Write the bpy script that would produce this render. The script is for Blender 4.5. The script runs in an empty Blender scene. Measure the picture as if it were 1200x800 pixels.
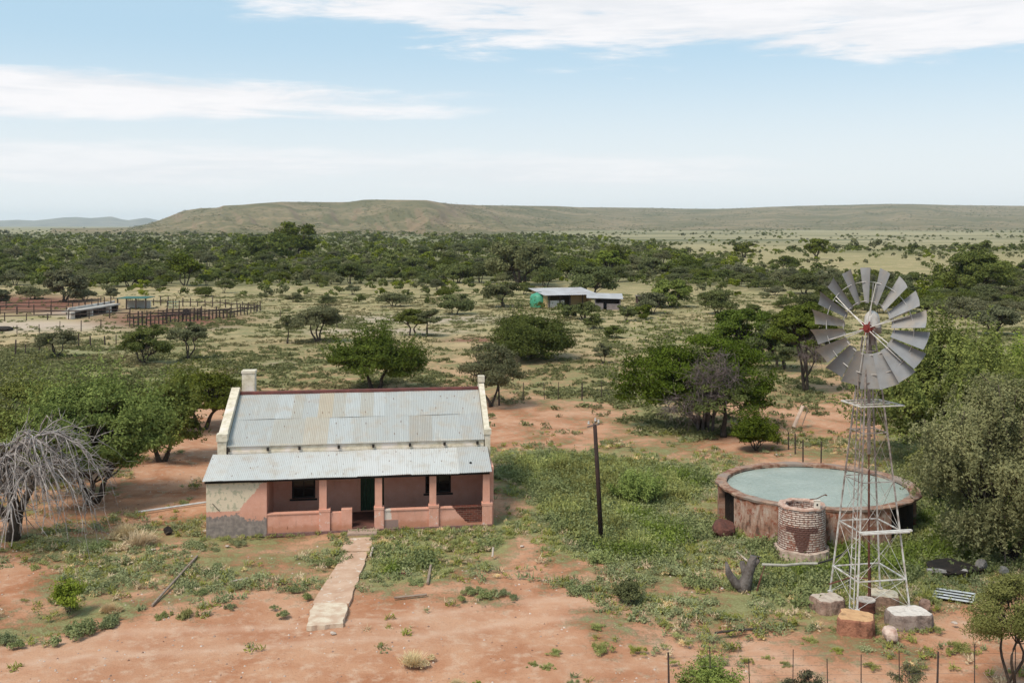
import bpy, math, random
import numpy as np
from mathutils import Vector

R = math.radians
SC = bpy.context.scene
COL = SC.collection

# ------------------------------------------------------------------ camera
F = 1250.0            # focal length in photo pixels (1200 wide)
HC = 12.3             # camera height, metres
HOR = 264.0           # horizon row in the photo
cam_d = bpy.data.cameras.new("camera")
cam = bpy.data.objects.new("camera", cam_d)
COL.objects.link(cam)
cam_d.sensor_width = 36.0
cam_d.sensor_fit = 'HORIZONTAL'
cam_d.lens = 36.0 * F / 1200.0
cam_d.shift_y = -(400.0 - HOR) / 1200.0
cam_d.clip_start = 0.5
cam_d.clip_end = 60000
cam.location = (0, 0, HC)
cam.rotation_euler = (R(90), 0, 0)
SC.camera = cam

# ------------------------------------------------------------------ light
SUN_DIR = Vector((-0.40, -0.42, 0.84)).normalized()     # towards the sun
SUN_EL = math.asin(SUN_DIR.z)
SUN_AZ = math.atan2(SUN_DIR.x, SUN_DIR.y)
sd = bpy.data.lights.new("sun", 'SUN')
sd.energy = 2.75
sd.angle = R(20)
sd.color = (1.0, 0.92, 0.79)
so = bpy.data.objects.new("sun", sd)
COL.objects.link(so)
so.rotation_euler = (-SUN_DIR).to_track_quat('-Z', 'Y').to_euler()

SC.view_settings.view_transform = 'Standard'
SC.view_settings.look = 'None'
SC.view_settings.exposure = 0.48
SC.view_settings.gamma = 1.0
SC.view_settings.use_curve_mapping = False

W = bpy.data.worlds.new("World")
SC.world = W
W.use_nodes = True
nt = W.node_tree
nt.nodes.clear()


class N:
    """tiny node helper"""
    def __init__(self, tree):
        self.t = tree

    def node(self, typ, **kw):
        n = self.t.nodes.new(typ)
        for k, v in kw.items():
            setattr(n, k, v)
        return n

    def link(self, a, b):
        self.t.links.new(a, b)

    def put(self, sock, v):
        if isinstance(v, bpy.types.NodeSocket):
            self.t.links.new(v, sock)
        elif isinstance(v, (tuple, list)) and len(v) == 3 and sock.type == 'RGBA':
            sock.default_value = (*v, 1)
        else:
            sock.default_value = v

    def math(self, op, a, b=0.0, c=0.0, clamp=False):
        n = self.node('ShaderNodeMath', operation=op, use_clamp=clamp)
        self.put(n.inputs[0], a)
        self.put(n.inputs[1], b)
        self.put(n.inputs[2], c)
        return n.outputs[0]

    def smooth(self, v, lo, hi):
        n = self.node('ShaderNodeMapRange', interpolation_type='SMOOTHSTEP')
        self.put(n.inputs[0], v)
        n.inputs[1].default_value = lo
        n.inputs[2].default_value = hi
        return n.outputs[0]

    def mix(self, f, a, b, blend='MIX'):
        n = self.node('ShaderNodeMix', data_type='RGBA', blend_type=blend)
        self.put(n.inputs[0], f)
        self.put(n.inputs[6], a)
        self.put(n.inputs[7], b)
        return n.outputs[2]

    def noise(self, vec, scale, detail=4, rough=0.55, dist=0.0):
        n = self.node('ShaderNodeTexNoise')
        if vec is not None:
            self.link(vec, n.inputs['Vector'])
        n.inputs['Scale'].default_value = scale
        n.inputs['Detail'].default_value = detail
        n.inputs['Roughness'].default_value = rough
        n.inputs['Distortion'].default_value = dist
        return n.outputs['Fac']

    def sep(self, vec):
        n = self.node('ShaderNodeSeparateXYZ')
        self.link(vec, n.inputs[0])
        return n.outputs

    def comb(self, x, y, z):
        n = self.node('ShaderNodeCombineXYZ')
        self.put(n.inputs[0], x)
        self.put(n.inputs[1], y)
        self.put(n.inputs[2], z)
        return n.outputs[0]

    def attr(self, name):
        return self.node('ShaderNodeAttribute', attribute_name=name)


w = N(nt)
tc = w.node('ShaderNodeTexCoord')
sx, sy, sz = w.sep(tc.outputs['Generated'])
az = w.math('ARCTAN2', sx, sy)
hyp = w.math('SQRT', w.math('ADD', w.math('MULTIPLY', sx, sx), w.math('MULTIPLY', sy, sy)))
el = w.math('ARCTAN2', sz, hyp)
sky = w.node('ShaderNodeTexSky', sky_type='NISHITA', sun_disc=False)
sky.sun_elevation = SUN_EL
sky.sun_rotation = SUN_AZ
sky.altitude = 1000
sky.air_density = 1.0
sky.dust_density = 0.6
SKY_STR = 0.10
bg_sky = w.node('ShaderNodeVectorMath', operation='SCALE')
w.link(sky.outputs[0], bg_sky.inputs[0])
bg_sky.inputs['Scale'].default_value = SKY_STR
nv = w.comb(w.math('MULTIPLY', az, 2.2), w.math('MULTIPLY', el, 13.0), 0.0)
n1 = w.noise(nv, 1.6, 9, 0.62, 0.6)
n2 = w.noise(w.comb(w.math('MULTIPLY', az, 5.0), w.math('MULTIPLY', el, 42.0), 3.0), 1.5, 8, 0.65, 0.3)


def blob(cx, cy, rx, ry):
    a = w.math('POWER', w.math('ABSOLUTE', w.math('DIVIDE', w.math('SUBTRACT', az, cx), rx)), 2.0)
    b = w.math('POWER', w.math('ABSOLUTE', w.math('DIVIDE', w.math('SUBTRACT', el, cy), ry)), 2.0)
    return w.math('SUBTRACT', 1.0, w.math('ADD', a, b))


def clmask(b, lo, hi, k1=2.0, k2=1.1):
    v = w.math('ADD', b, w.math('MULTIPLY', w.math('SUBTRACT', n1, 0.5), k1))
    v = w.math('ADD', v, w.math('MULTIPLY', w.math('SUBTRACT', n2, 0.5), k2))
    return w.smooth(v, lo, hi)


m1 = clmask(blob(0.25, 0.224, 0.50, 0.080), 0.0, 0.55, 2.2, 1.6)
m2 = clmask(blob(-0.42, 0.113, 0.40, 0.024), -0.05, 0.9, 2.0, 2.0)
m2b = w.math('MULTIPLY', clmask(blob(0.03, 0.050, 0.26, 0.018), -0.3, 1.2, 2.2, 2.0), 0.6)
m2c = w.math('MULTIPLY', clmask(blob(-0.38, 0.055, 0.40, 0.022), -0.3, 1.2, 2.2, 2.0), 0.7)
m3 = w.smooth(n1, 0.52, 0.78)                     # clouds over the rest of the dome
m3 = w.math('MULTIPLY', m3, w.smooth(el, 0.26, 0.45))
m = w.math('MAXIMUM', m1, m2)
m = w.math('MAXIMUM', m, m2b)
m = w.math('MAXIMUM', m, m2c)
m = w.math('MAXIMUM', m, m3)
m = w.math('MULTIPLY', m, 0.93)
skc = w.mix(0.8, bg_sky.outputs[0], (0.375, 0.53, 0.635))     # thin high veil
hz = w.smooth(el, 0.185, 0.03)
skc = w.mix(w.math('MULTIPLY', hz, 0.92), skc, (0.635, 0.665, 0.675))
cloud = w.mix(w.smooth(n2, .35, .65), (0.63, 0.635, 0.655), (0.73, 0.715, 0.72))
skc = w.mix(m, skc, cloud)
bg = w.node('ShaderNodeBackground')
w.link(skc, bg.inputs[0])
bg.inputs[1].default_value = 1.0
out = w.node('ShaderNodeOutputWorld')
w.link(bg.outputs[0], out.inputs[0])

SC.cycles.max_bounces = 6
SC.cycles.diffuse_bounces = 3
SC.cycles.transmission_bounces = 4
SC.cycles.volume_bounces = 1
SC.cycles.use_denoising = True
SC.cycles.caustics_reflective = False
SC.cycles.caustics_refractive = False


# ------------------------------------------------------------------ helpers
def ground(px, py, z=0.0):
    """photo pixel -> world point on the horizontal plane z"""
    Y = F * (HC - z) / (py - HOR)
    return Vector(((px - 600.0) * Y / F, Y, z))


def zat(py, Y):
    return HC - (py - HOR) * Y / F


class MB:
    """collects geometry, then makes ONE mesh object"""
    def __init__(self):
        self.v, self.f, self.mi, self.n = [], [], [], 0
        self.tint = []
        self.smooth = False

    def add(self, verts, faces, mi=0, tint=0.5):
        verts = np.asarray(verts, dtype=np.float32).reshape(-1, 3)
        self.v.append(verts)
        b = self.n
        for f in faces:
            self.f.append(tuple(i + b for i in f))
            self.mi.append(mi)
        self.tint.append(np.full(len(verts), tint, dtype=np.float32))
        self.n += len(verts)

    def box(self, x0, x1, y0, y1, z0, z1, mi=0, tint=0.5, M=None):
        v = [(x0, y0, z0), (x1, y0, z0), (x1, y1, z0), (x0, y1, z0), (x0, y0, z1), (x1, y0, z1), (x1, y1, z1), (x0, y1, z1)]
        if M is not None:
            v = [M @ Vector(p) for p in v]
        self.add(v, [(0, 3, 2, 1), (4, 5, 6, 7), (0, 1, 5, 4), (1, 2, 6, 5), (2, 3, 7, 6), (3, 0, 4, 7)], mi, tint)

    def bar(self, a, b, wx, wz, mi=0, tint=0.5):
        """square bar from a to b"""
        a, b = Vector(a), Vector(b)
        d = (b - a).normalized()
        up = Vector((0, 0, 1)) if abs(d.z) < 0.95 else Vector((0, 1, 0))
        s = d.cross(up).normalized()
        u = s.cross(d).normalized()
        v = []
        for p in (a, b):
            for (i, j) in ((-1, -1), (1, -1), (1, 1), (-1, 1)):
                v.append(p + s * i * wx / 2 + u * j * wz / 2)
        self.add(v, [(0, 1, 2, 3), (7, 6, 5, 4), (0, 4, 5, 1), (1, 5, 6, 2), (2, 6, 7, 3), (3, 7, 4, 0)], mi, tint)

    def tube(self, pts, rads, n=6, mi=0, tint=0.5, cap=True):
        pts = [Vector(p) for p in pts]
        if not hasattr(rads, '__len__'):
            rads = [rads] * len(pts)
        v, f = [], []
        ref = Vector((0.31, 0.17, 0.93))
        for i, p in enumerate(pts):
            d = (pts[min(i + 1, len(pts) - 1)] - pts[max(i - 1, 0)])
            d = d.normalized() if d.length > 1e-9 else Vector((0, 0, 1))
            r0 = ref if abs(d.dot(ref)) < 0.97 else Vector((1, 0, 0))
            s = d.cross(r0).normalized()
            u = d.cross(s)
            for k in range(n):
                a = 2 * math.pi * k / n
                v.append(p + (s * math.cos(a) + u * math.sin(a)) * rads[i])
        for i in range(len(pts) - 1):
            for k in range(n):
                k2 = (k + 1) % n
                f.append((i * n + k, i * n + k2, (i + 1) * n + k2, (i + 1) * n + k))
        if cap:
            f.append(tuple(range(n))[::-1])
            f.append(tuple((len(pts) - 1) * n + k for k in range(n)))
        self.add(v, f, mi, tint)

    def lathe(self, prof, n=32, mi=0, a0=0.0, a1=2 * math.pi, c=(0, 0), wob=None):
        """profile of (r,z); closed when full turn"""
        full = abs(a1 - a0 - 2 * math.pi) < 1e-6
        m = n if full else n + 1
        v, f = [], []
        for k in range(m):
            a = a0 + (a1 - a0) * k / n
            for j, (r, z) in enumerate(prof):
                rr, zz = (r, z) if wob is None else wob(r, z, a)
                v.append((c[0] + rr * math.cos(a), c[1] + rr * math.sin(a), zz))
        L = len(prof)
        for k in range(n):
            k2 = (k + 1) % m
            for j in range(L - 1):
                f.append((k * L + j, k2 * L + j, k2 * L + j + 1, k * L + j + 1))
        if not full:
            f.append(tuple(range(L)))
            f.append(tuple((m - 1) * L + j for j in range(L))[::-1])
        self.add(v, f, mi)

    def quads(self, V, tint, mi=0):
        """V (n,4,3) array"""
        n = len(V)
        self.v.append(V.reshape(-1, 3).astype(np.float32))
        self._q = getattr(self, '_q', [])
        self._q.append((self.n, n, mi))
        self.tint.append(np.repeat(tint.astype(np.float32), 4))
        self.n += 4 * n

    def build(self, name, mats, parent=None, loc=None, smooth=None):
        V = np.concatenate(self.v) if self.v else np.zeros((0, 3), np.float32)
        loops, starts, mi = [], [], []
        pos = 0
        for f, m_ in zip(self.f, self.mi):
            loops.append(np.array(f, dtype=np.int32))
            starts.append(pos)
            pos += len(f)
            mi.append(m_)
        L = np.concatenate(loops) if loops else np.zeros(0, np.int32)
        S = np.array(starts, dtype=np.int32)
        MI = np.array(mi, dtype=np.int32)
        for (b, n, m_) in getattr(self, '_q', []):
            S = np.concatenate([S, pos + 4 * np.arange(n, dtype=np.int32)])
            L = np.concatenate([L, b + np.arange(4 * n, dtype=np.int32)])
            MI = np.concatenate([MI, np.full(n, m_, np.int32)])
            pos += 4 * n
        if loc is not None:
            V = V - np.array(loc, dtype=np.float32)
        me = bpy.data.meshes.new(name)
        me.vertices.add(len(V))
        me.vertices.foreach_set('co', V.astype(np.float32).ravel())
        me.loops.add(len(L))
        me.loops.foreach_set('vertex_index', L.astype(np.int32))
        me.polygons.add(len(S))
        me.polygons.foreach_set('loop_start', S.astype(np.int32))
        if not isinstance(mats, (list, tuple)):
            mats = [mats]
        for m_ in mats:
            me.materials.append(m_)
        me.polygons.foreach_set('material_index', MI)
        me.polygons.foreach_set('use_smooth', np.full(len(S), bool(smooth or self.smooth)))
        a = me.attributes.new('tint', 'FLOAT', 'POINT')
        a.data.foreach_set('value', np.concatenate(self.tint) if self.tint else np.zeros(0, np.float32))
        me.update(calc_edges=True)
        me.validate()
        o = bpy.data.objects.new(name, me)
        COL.objects.link(o)
        if loc is not None:
            o.location = loc
        if parent is not None:
            o.parent = parent
        return o


def tag(o, label=None, cat=None, group=None, kind=None):
    if label: o['label'] = label
    if cat: o['category'] = cat
    if group: o['group'] = group
    if kind: o['kind'] = kind
    return o


def empty(name, loc, label, cat, rz=0.0, group=None):
    o = bpy.data.objects.new(name, None)
    o.empty_display_size = 0.3
    COL.objects.link(o)
    o.location = loc
    o.rotation_euler = (0, 0, rz)
    return tag(o, label, cat, group)


def copy_tree(o, parent=None):
    c = o.copy()
    COL.objects.link(c)
    c.parent = parent
    for ch in list(o.children):
        copy_tree(ch, c)
    return c


# ------------------------------------------------------------------ materials
def new_mat(name):
    m_ = bpy.data.materials.new(name)
    m_.use_nodes = True
    t = m_.node_tree
    t.nodes.clear()
    h = N(t)
    o = h.node('ShaderNodeOutputMaterial')
    return m_, h, o


def simple(name, c1, c2=None, scale=6.0, rough=0.8, metal=0.0, bump=0.0, bscale=30.0, detail=5, c3=None, c3s=1.5, c3lo=.55, c3hi=.7, spec=0.3, bd=0.02):
    m_, h, o = new_mat(name)
    p = h.node('ShaderNodeBsdfPrincipled')
    tcn = h.node('ShaderNodeTexCoord')
    vec = tcn.outputs['Object']
    if c2 is None:
        c2 = tuple(x * 0.7 for x in c1)
    n = h.noise(vec, scale, detail, 0.6)
    c = h.mix(h.smooth(n, 0.3, 0.7), c1, c2)
    if c3 is not None:
        c = h.mix(h.smooth(h.noise(vec, c3s, 6, 0.65), c3lo, c3hi), c, c3)
    h.put(p.inputs['Base Color'], c)
    p.inputs['Roughness'].default_value = rough
    p.inputs['Metallic'].default_value = metal
    p.inputs['Specular IOR Level'].default_value = spec
    if bump:
        b = h.node('ShaderNodeBump')
        b.inputs['Strength'].default_value = bump
        b.inputs['Distance'].default_value = bd
        h.link(h.noise(vec, bscale, 6, 0.6), b.inputs['Height'])
        h.link(b.outputs[0], p.inputs['Normal'])
    h.link(p.outputs[0], o.inputs[0])
    return m_


def leaf_mat(name, dark, light, trans=0.25, nscale=0.6):
    m_, h, o = new_mat(name)
    a = h.attr('tint')
    oi = h.node('ShaderNodeObjectInfo')
    tcn = h.node('ShaderNodeTexCoord')
    n = h.noise(tcn.outputs['Object'], nscale, 2, 0.5)
    f = h.math('ADD', h.math('MULTIPLY', a.outputs['Fac'], 0.65), h.math('MULTIPLY', h.smooth(n, 0.3, 0.7), 0.35))
    c = h.mix(f, dark, light)
    hs = h.node('ShaderNodeHueSaturation')
    h.put(hs.inputs['Hue'], h.math('ADD', 0.483, h.math('MULTIPLY', oi.outputs['Random'], 0.022)))
    rr = h.math('FRACT', h.math('MULTIPLY', oi.outputs['Random'], 7.31))
    h.put(hs.inputs['Saturation'], h.math('ADD', 0.86, h.math('MULTIPLY', rr, 0.26)))
    rr2 = h.math('FRACT', h.math('MULTIPLY', oi.outputs['Random'], 17.7))
    h.put(hs.inputs['Value'], h.math('ADD', 0.84, h.math('MULTIPLY', rr2, 0.36)))
    h.link(c, hs.inputs['Color'])
    d = h.node('ShaderNodeBsdfDiffuse')
    h.link(hs.outputs[0], d.inputs[0])
    t = h.node('ShaderNodeBsdfTranslucent')
    h.link(hs.outputs[0], t.inputs[0])
    mx = h.node('ShaderNodeMixShader')
    mx.inputs[0].default_value = trans
    h.link(d.outputs[0], mx.inputs[1])
    h.link(t.outputs[0], mx.inputs[2])
    h.link(mx.outputs[0], o.inputs[0])
    return m_


M = {}
M['leaf_dark'] = leaf_mat('foliage dark green', (0.042, 0.055, 0.015), (0.165, 0.190, 0.045))
M['leaf_green'] = leaf_mat('foliage green', (0.058, 0.078, 0.015), (0.225, 0.255, 0.052))
M['leaf_bright'] = leaf_mat('foliage bright green', (0.085, 0.120, 0.018), (0.33, 0.40, 0.075))
M['leaf_olive'] = leaf_mat('foliage olive grey', (0.09, 0.098, 0.034), (0.31, 0.31, 0.125))
M['leaf_grey'] = leaf_mat('foliage grey green', (0.075, 0.080, 0.040), (0.200, 0.200, 0.105))
M['leaf_bush'] = leaf_mat('bush foliage', (0.060, 0.072, 0.028), (0.185, 0.205, 0.080))
M['herb'] = leaf_mat('herb blue green', (0.15, 0.178, 0.072), (0.37, 0.395, 0.185), 0.3)
M['herb_lush'] = leaf_mat('herb lush green', (0.17, 0.20, 0.052), (0.41, 0.44, 0.135), 0.3)
M['grass'] = leaf_mat('grass yellow green', (0.20, 0.22, 0.06), (0.42, 0.43, 0.15), 0.3)
M['straw'] = leaf_mat('dry straw grass', (0.55, 0.42, 0.23), (0.85, 0.70, 0.44), 0.35)
M['leaf_fresh'] = leaf_mat('foliage fresh green', (0.062, 0.090, 0.016), (0.27, 0.32, 0.065))
M['leaf_deep'] = leaf_mat('foliage deep green', (0.032, 0.048, 0.010), (0.145, 0.185, 0.036))
M['grass_dry'] = leaf_mat('dry veld grass', (0.17, 0.16, 0.055), (0.36, 0.33, 0.135), 0.25)
M['bark'] = simple('bark', (0.085, 0.065, 0.050), (0.045, 0.034, 0.028), 8, 0.9, bump=0.6, bscale=14)
M['deadwood'] = simple('dead wood', (0.38, 0.335, 0.31), (0.18, 0.15, 0.14), 5, 0.9, bump=0.4, bscale=20)
M['deadpurple'] = simple('dead twigs', (0.20, 0.155, 0.145), (0.095, 0.07, 0.065), 4, 0.9)


# ------------------------------------------------------------------ vegetation maps (digits 0..9 over the photographed ground)
VEG = """
222222333333333333333333333333
111122233333333333333333333333
111233333333333333333333333333
244333333333222223344444334444
666555444444333333444444444444
666555544444434444454443333344
666653334444433455543344334444
555511111111111122453222225555
444411111111111212465332125555
444311111111111223332124325555
433211111111115787644433346666
332211111111115799997333337777
332211111111111599996333337777
322211222222223488854333338888
333344543345555569986857788888
345554544555556257975567777877
134544333457633123565377777666
025555534546422134434667656655
135424213211133113444466655432
245322100000000012333445543211
431000000000000012223223332111
100000000000000012112222322211
000000000000000011112222222111
000000000000000011112222222111
""".split()
assert all(len(r) == 30 for r in VEG) and len(VEG) == 24, [len(r) for r in VEG]
VEG = np.array([[int(c) for c in r] for r in VEG], float) / 9.0

BUSH = """
222222112222233355555555
777777778877765333333333
888888888888887633333333
899999999999998744432222
999999999999998865688888
999999999999999875556666
999999999999999985533334
999999999999999997733357
999999989999988888866468
899999888777777788987789
555545444443335257799888
112311331121122123688888
110011111111112112357777
000000000111112222346666
""".split()
assert all(len(r) == 24 for r in BUSH), [len(r) for r in BUSH]
BUSH = np.array([[int(c) for c in r] for r in BUSH], float) / 9.0
BUSH_Y = np.array([268, 274, 280, 286, 293, 300, 308, 316, 324, 332, 340, 348, 356, 364.])


def to_px(X, Y):
    Yc = np.maximum(Y, 1.0)
    return 600 + F * X / Yc, HOR + F * HC / Yc


def bil(A, fx, fy):
    fx = np.clip(fx, 0, A.shape[1] - 1.001)
    fy = np.clip(fy, 0, A.shape[0] - 1.001)
    i, j = fx.astype(int), fy.astype(int)
    a, b = fx - i, fy - j
    return (A[j, i] * (1 - a) * (1 - b) + A[j, i + 1] * a * (1 - b) + A[j + 1, i] * (1 - a) * b + A[j + 1, i + 1] * a * b)


def veg_at(X, Y):
    px, py = to_px(np.asarray(X, float), np.asarray(Y, float))
    return bil(VEG, (px - 20) / 40, (py - 340) / 20)


def bush_at(X, Y):
    px, py = to_px(np.asarray(X, float), np.asarray(Y, float))
    fy = np.interp(py, BUSH_Y, np.arange(len(BUSH_Y)))
    return bil(BUSH, (px - 25) / 50, fy) * (py < 368)


# ------------------------------------------------------------------ ground
def ground_relief(X, Y):
    near = np.clip((160 - Y) / 100, 0, 1)
    return near * 0.035 * (np.sin(X * 0.9 + 1.3 * np.sin(Y * 0.31)) + np.sin(Y * 1.1 + 1.7 * np.sin(X * 0.43)) - 2.0)


def build_ground():
    ys = np.concatenate([[-400, -120, -40, 0], np.linspace(8, 60, 230), np.geomspace(60.4, 17000, 240)])
    us = np.linspace(-1, 1, 330)
    us = np.sign(us) * np.abs(us) ** 1.25
    YY, UU = np.meshgrid(ys, us, indexing='ij')
    XX = UU * (np.maximum(YY, 0) * 0.72 + 60 + (YY < 5) * 200)
    ZZ = ground_relief(XX, YY)
    nr, nc = YY.shape
    V = np.stack([XX, YY, ZZ], -1).reshape(-1, 3)
    idx = np.arange(nr * nc).reshape(nr, nc)
    Q = np.stack([idx[:-1, :-1], idx[:-1, 1:], idx[1:, 1:], idx[1:, :-1]], -1).reshape(-1, 4)
    me = bpy.data.meshes.new('ground')
    me.vertices.add(len(V)); me.vertices.foreach_set('co', V.astype(np.float32).ravel())
    me.loops.add(Q.size); me.loops.foreach_set('vertex_index', Q.astype(np.int32).ravel())
    me.polygons.add(len(Q)); me.polygons.foreach_set('loop_start', np.arange(0, Q.size, 4, dtype=np.int32))
    me.polygons.foreach_set('use_smooth', np.ones(len(Q), dtype=bool))
    veg = veg_at(V[:, 0], V[:, 1])
    px, py = to_px(V[:, 0], V[:, 1])
    out_ = (px < -40) | (px > 1240) | (V[:, 1] < 27)
    veg = np.where(out_, 0.35, veg)
    a = me.attributes.new('veg', 'FLOAT', 'POINT'); a.data.foreach_set('value', veg.astype(np.float32))
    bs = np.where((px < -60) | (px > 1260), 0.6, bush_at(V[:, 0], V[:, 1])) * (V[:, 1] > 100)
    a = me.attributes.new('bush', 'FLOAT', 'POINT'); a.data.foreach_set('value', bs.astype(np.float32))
    # bare trodden soils: red kraal dung, pale yard, sand tracks (real patches of soil)
    def ell(cx, cy, rx, ry):
        return np.clip(1.6 - 1.6 * np.sqrt(((px - cx) / rx) ** 2 + ((py - cy) / ry) ** 2), 0, 1)
    red = np.maximum.reduce([ell(20, 356, 150, 15), ell(200, 374, 125, 16), ell(505, 390, 25, 0.1), ell(560, 398, 60, 4)])
    pale = np.maximum.reduce([ell(40, 382, 150, 9), ell(80, 410, 100, 5), ell(90, 366, 60, 6), ell(480, 374, 190, 7), ell(450, 388, 130, 5),
                              ell(230, 384, 60, 3), ell(330, 426, 30, 5), ell(700, 460, 40, 0.1)])
    # wheel ruts and the trodden swath through the yard
    tp = [ground(x, y) for x, y in ((-60, 775), (120, 752), (300, 742), (470, 735), (600, 712), (700, 712), (860, 760), (1000, 830))]
    dmin = np.full(len(V), 99.0)
    for a_, c_ in zip(tp[:-1], tp[1:]):
        ax, ay, bx, by = a_.x, a_.y, c_.x, c_.y
        L2 = (bx - ax) ** 2 + (by - ay) ** 2
        t = np.clip(((V[:, 0] - ax) * (bx - ax) + (V[:, 1] - ay) * (by - ay)) / L2, 0, 1)
        dmin = np.minimum(dmin, np.hypot(V[:, 0] - ax - t * (bx - ax), V[:, 1] - ay - t * (by - ay)))
    rut = np.maximum(np.clip(1 - np.abs(dmin - .8) / .38, 0, 1), .25 * np.clip(1 - dmin / 2.2, 0, 1))
    a = me.attributes.new('rut', 'FLOAT', 'POINT'); a.data.foreach_set('value', rut.astype(np.float32))
    a = me.attributes.new('red', 'FLOAT', 'POINT'); a.data.foreach_set('value', red.astype(np.float32))
    a = me.attributes.new('pale', 'FLOAT', 'POINT'); a.data.foreach_set('value', pale.astype(np.float32))
    me.update(calc_edges=True)
    o = bpy.data.objects.new('ground', me)
    COL.objects.link(o)
    o['kind'] = 'structure'

    m_, h, om = new_mat('veld ground')
    p = h.node('ShaderNodeBsdfPrincipled')
    tcn = h.node('ShaderNodeTexCoord')
    vec = tcn.outputs['Object']
    gx, gy, gz = h.sep(vec)
    v = h.attr('veg').outputs['Fac']
    bsh = h.attr('bush').outputs['Fac']
    redm = h.attr('red').outputs['Fac']
    palem = h.attr('pale').outputs['Fac']
    nA = h.noise(vec, 0.35, 6, 0.6, 0.4)
    nB = h.noise(vec, 2.2, 7, 0.65)
    nC = h.noise(vec, 14.0, 5, 0.7)
    nD = h.noise(vec, 0.09, 4, 0.55, 0.5)
    sand = h.mix(h.smooth(nA, 0.35, 0.68), (0.47, 0.258, 0.158), (0.345, 0.145, 0.074))
    sand = h.mix(h.smooth(nB, 0.45, 0.75), sand, (0.51, 0.335, 0.235))
    sand = h.mix(h.math('MULTIPLY', h.smooth(nC, 0.54, 0.70), 0.6), sand, (0.25, 0.12, 0.07))
    peb = h.math('MULTIPLY', h.smooth(h.noise(vec, 9.0, 3, 0.8), 0.68, 0.73), 0.6)
    sand = h.mix(peb, sand, (0.58, 0.47, 0.40))
    rutm = h.math('MULTIPLY', h.attr('rut').outputs['Fac'], h.math('ADD', .25, h.math('MULTIPLY', nB, .7)))
    sand = h.mix(rutm, sand, (0.54, 0.35, 0.25))
    # paler, yellower soil further out
    far = h.smooth(gy, 62.0, 125.0)
    straw = h.mix(h.smooth(nD, 0.35, 0.65), (0.40, 0.315, 0.175), (0.275, 0.245, 0.115))
    straw = h.mix(h.smooth(nA, 0.4, 0.75), straw, (0.42, 0.33, 0.21))
    base = h.mix(h.math('MULTIPLY', far, 0.92), sand, straw)
    # very far plain: long bands of straw and greyer scrub
    bv = h.comb(h.math('MULTIPLY', gx, 0.0012), h.math('MULTIPLY', gy, 0.0045), 0.0)
    nb = h.noise(bv, 2.0, 7, 0.65, 0.3)
    vf = h.smooth(gy, 300.0, 900.0)
    band = h.mix(h.smooth(nb, 0.46, 0.60), (0.30, 0.26, 0.155), (0.13, 0.13, 0.07))
    base = h.mix(vf, base, band)
    base = h.mix(h.math('MULTIPLY', palem, 0.85), base, (0.46, 0.36, 0.29))
    base = h.mix(h.math('MULTIPLY', redm, 0.9), base, (0.17, 0.062, 0.046))
    # vegetation on the soil
    fine = h.math('ADD', h.math('MULTIPLY', nB, 0.55), h.math('MULTIPLY', nC, 0.45))
    cover = h.math('ADD', h.math('MULTIPLY', v, 0.70), h.math('MULTIPLY', h.math('SUBTRACT', fine, 0.5), 1.3))
    cover = h.math('ADD', cover, h.math('MULTIPLY', h.math('SUBTRACT', nA, 0.5), 0.9))
    cm = h.smooth(cover, 0.14, 0.40)
    cm = h.math('MULTIPLY', cm, h.math('SUBTRACT', 1.0, h.math('MULTIPLY', vf, 1.0)))
    cm = h.math('MULTIPLY', cm, h.math('SUBTRACT', 1.0, redm))
    cm = h.math('MULTIPLY', cm, h.smooth(v, 0.0, 0.2))
    g = h.mix(h.smooth(nA, 0.35, 0.65), (0.25, 0.25, 0.085), (0.15, 0.175, 0.070))
    g = h.mix(h.smooth(nC, 0.4, 0.7), g, (0.27, 0.265, 0.13))
    gfar = h.mix(h.smooth(nB, 0.4, 0.65), (0.225, 0.215, 0.092), (0.145, 0.155, 0.065))
    g = h.mix(far, g, gfar)
    base = h.mix(h.math('MULTIPLY', cm, 0.88), base, g)
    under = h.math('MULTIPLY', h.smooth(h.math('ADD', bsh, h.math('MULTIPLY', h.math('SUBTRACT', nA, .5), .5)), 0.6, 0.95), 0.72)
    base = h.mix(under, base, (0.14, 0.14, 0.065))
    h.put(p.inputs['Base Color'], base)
    p.inputs['Roughness'].default_value = 0.95
    p.inputs['Specular IOR Level'].default_value = 0.1
    b = h.node('ShaderNodeBump')
    b.inputs['Strength'].default_value = 0.7
    b.inputs['Distance'].default_value = 0.10
    h.link(h.math('ADD', h.math('MULTIPLY', nB, 0.6), h.math('ADD', h.math('MULTIPLY', nC, 0.35), h.math('MULTIPLY', cm, 0.5))), b.inputs['Height'])
    h.link(b.outputs[0], p.inputs['Normal'])
    h.link(p.outputs[0], om.inputs[0])
    me.materials.append(m_)
    return o


build_ground()


def vnoise(x, y, seed=0):
    """smooth value noise, numpy"""
    rs = np.random.RandomState(seed)
    T = rs.rand(64, 64)
    xi, yi = np.floor(x).astype(int), np.floor(y).astype(int)
    fx, fy = x - xi, y - yi
    fx, fy = fx * fx * (3 - 2 * fx), fy * fy * (3 - 2 * fy)
    a = T[yi % 64, xi % 64]; b = T[yi % 64, (xi + 1) % 64]
    c = T[(yi + 1) % 64, xi % 64]; d = T[(yi + 1) % 64, (xi + 1) % 64]
    return (a * (1 - fx) + b * fx) * (1 - fy) + (c * (1 - fx) + d * fx) * fy


def fbm(x, y, o=5, seed=0):
    s, a = 0, 0.5
    for k in range(o):
        s = s + a * vnoise(x * 2 ** k, y * 2 ** k, seed + k)
        a *= 0.5
    return s


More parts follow.
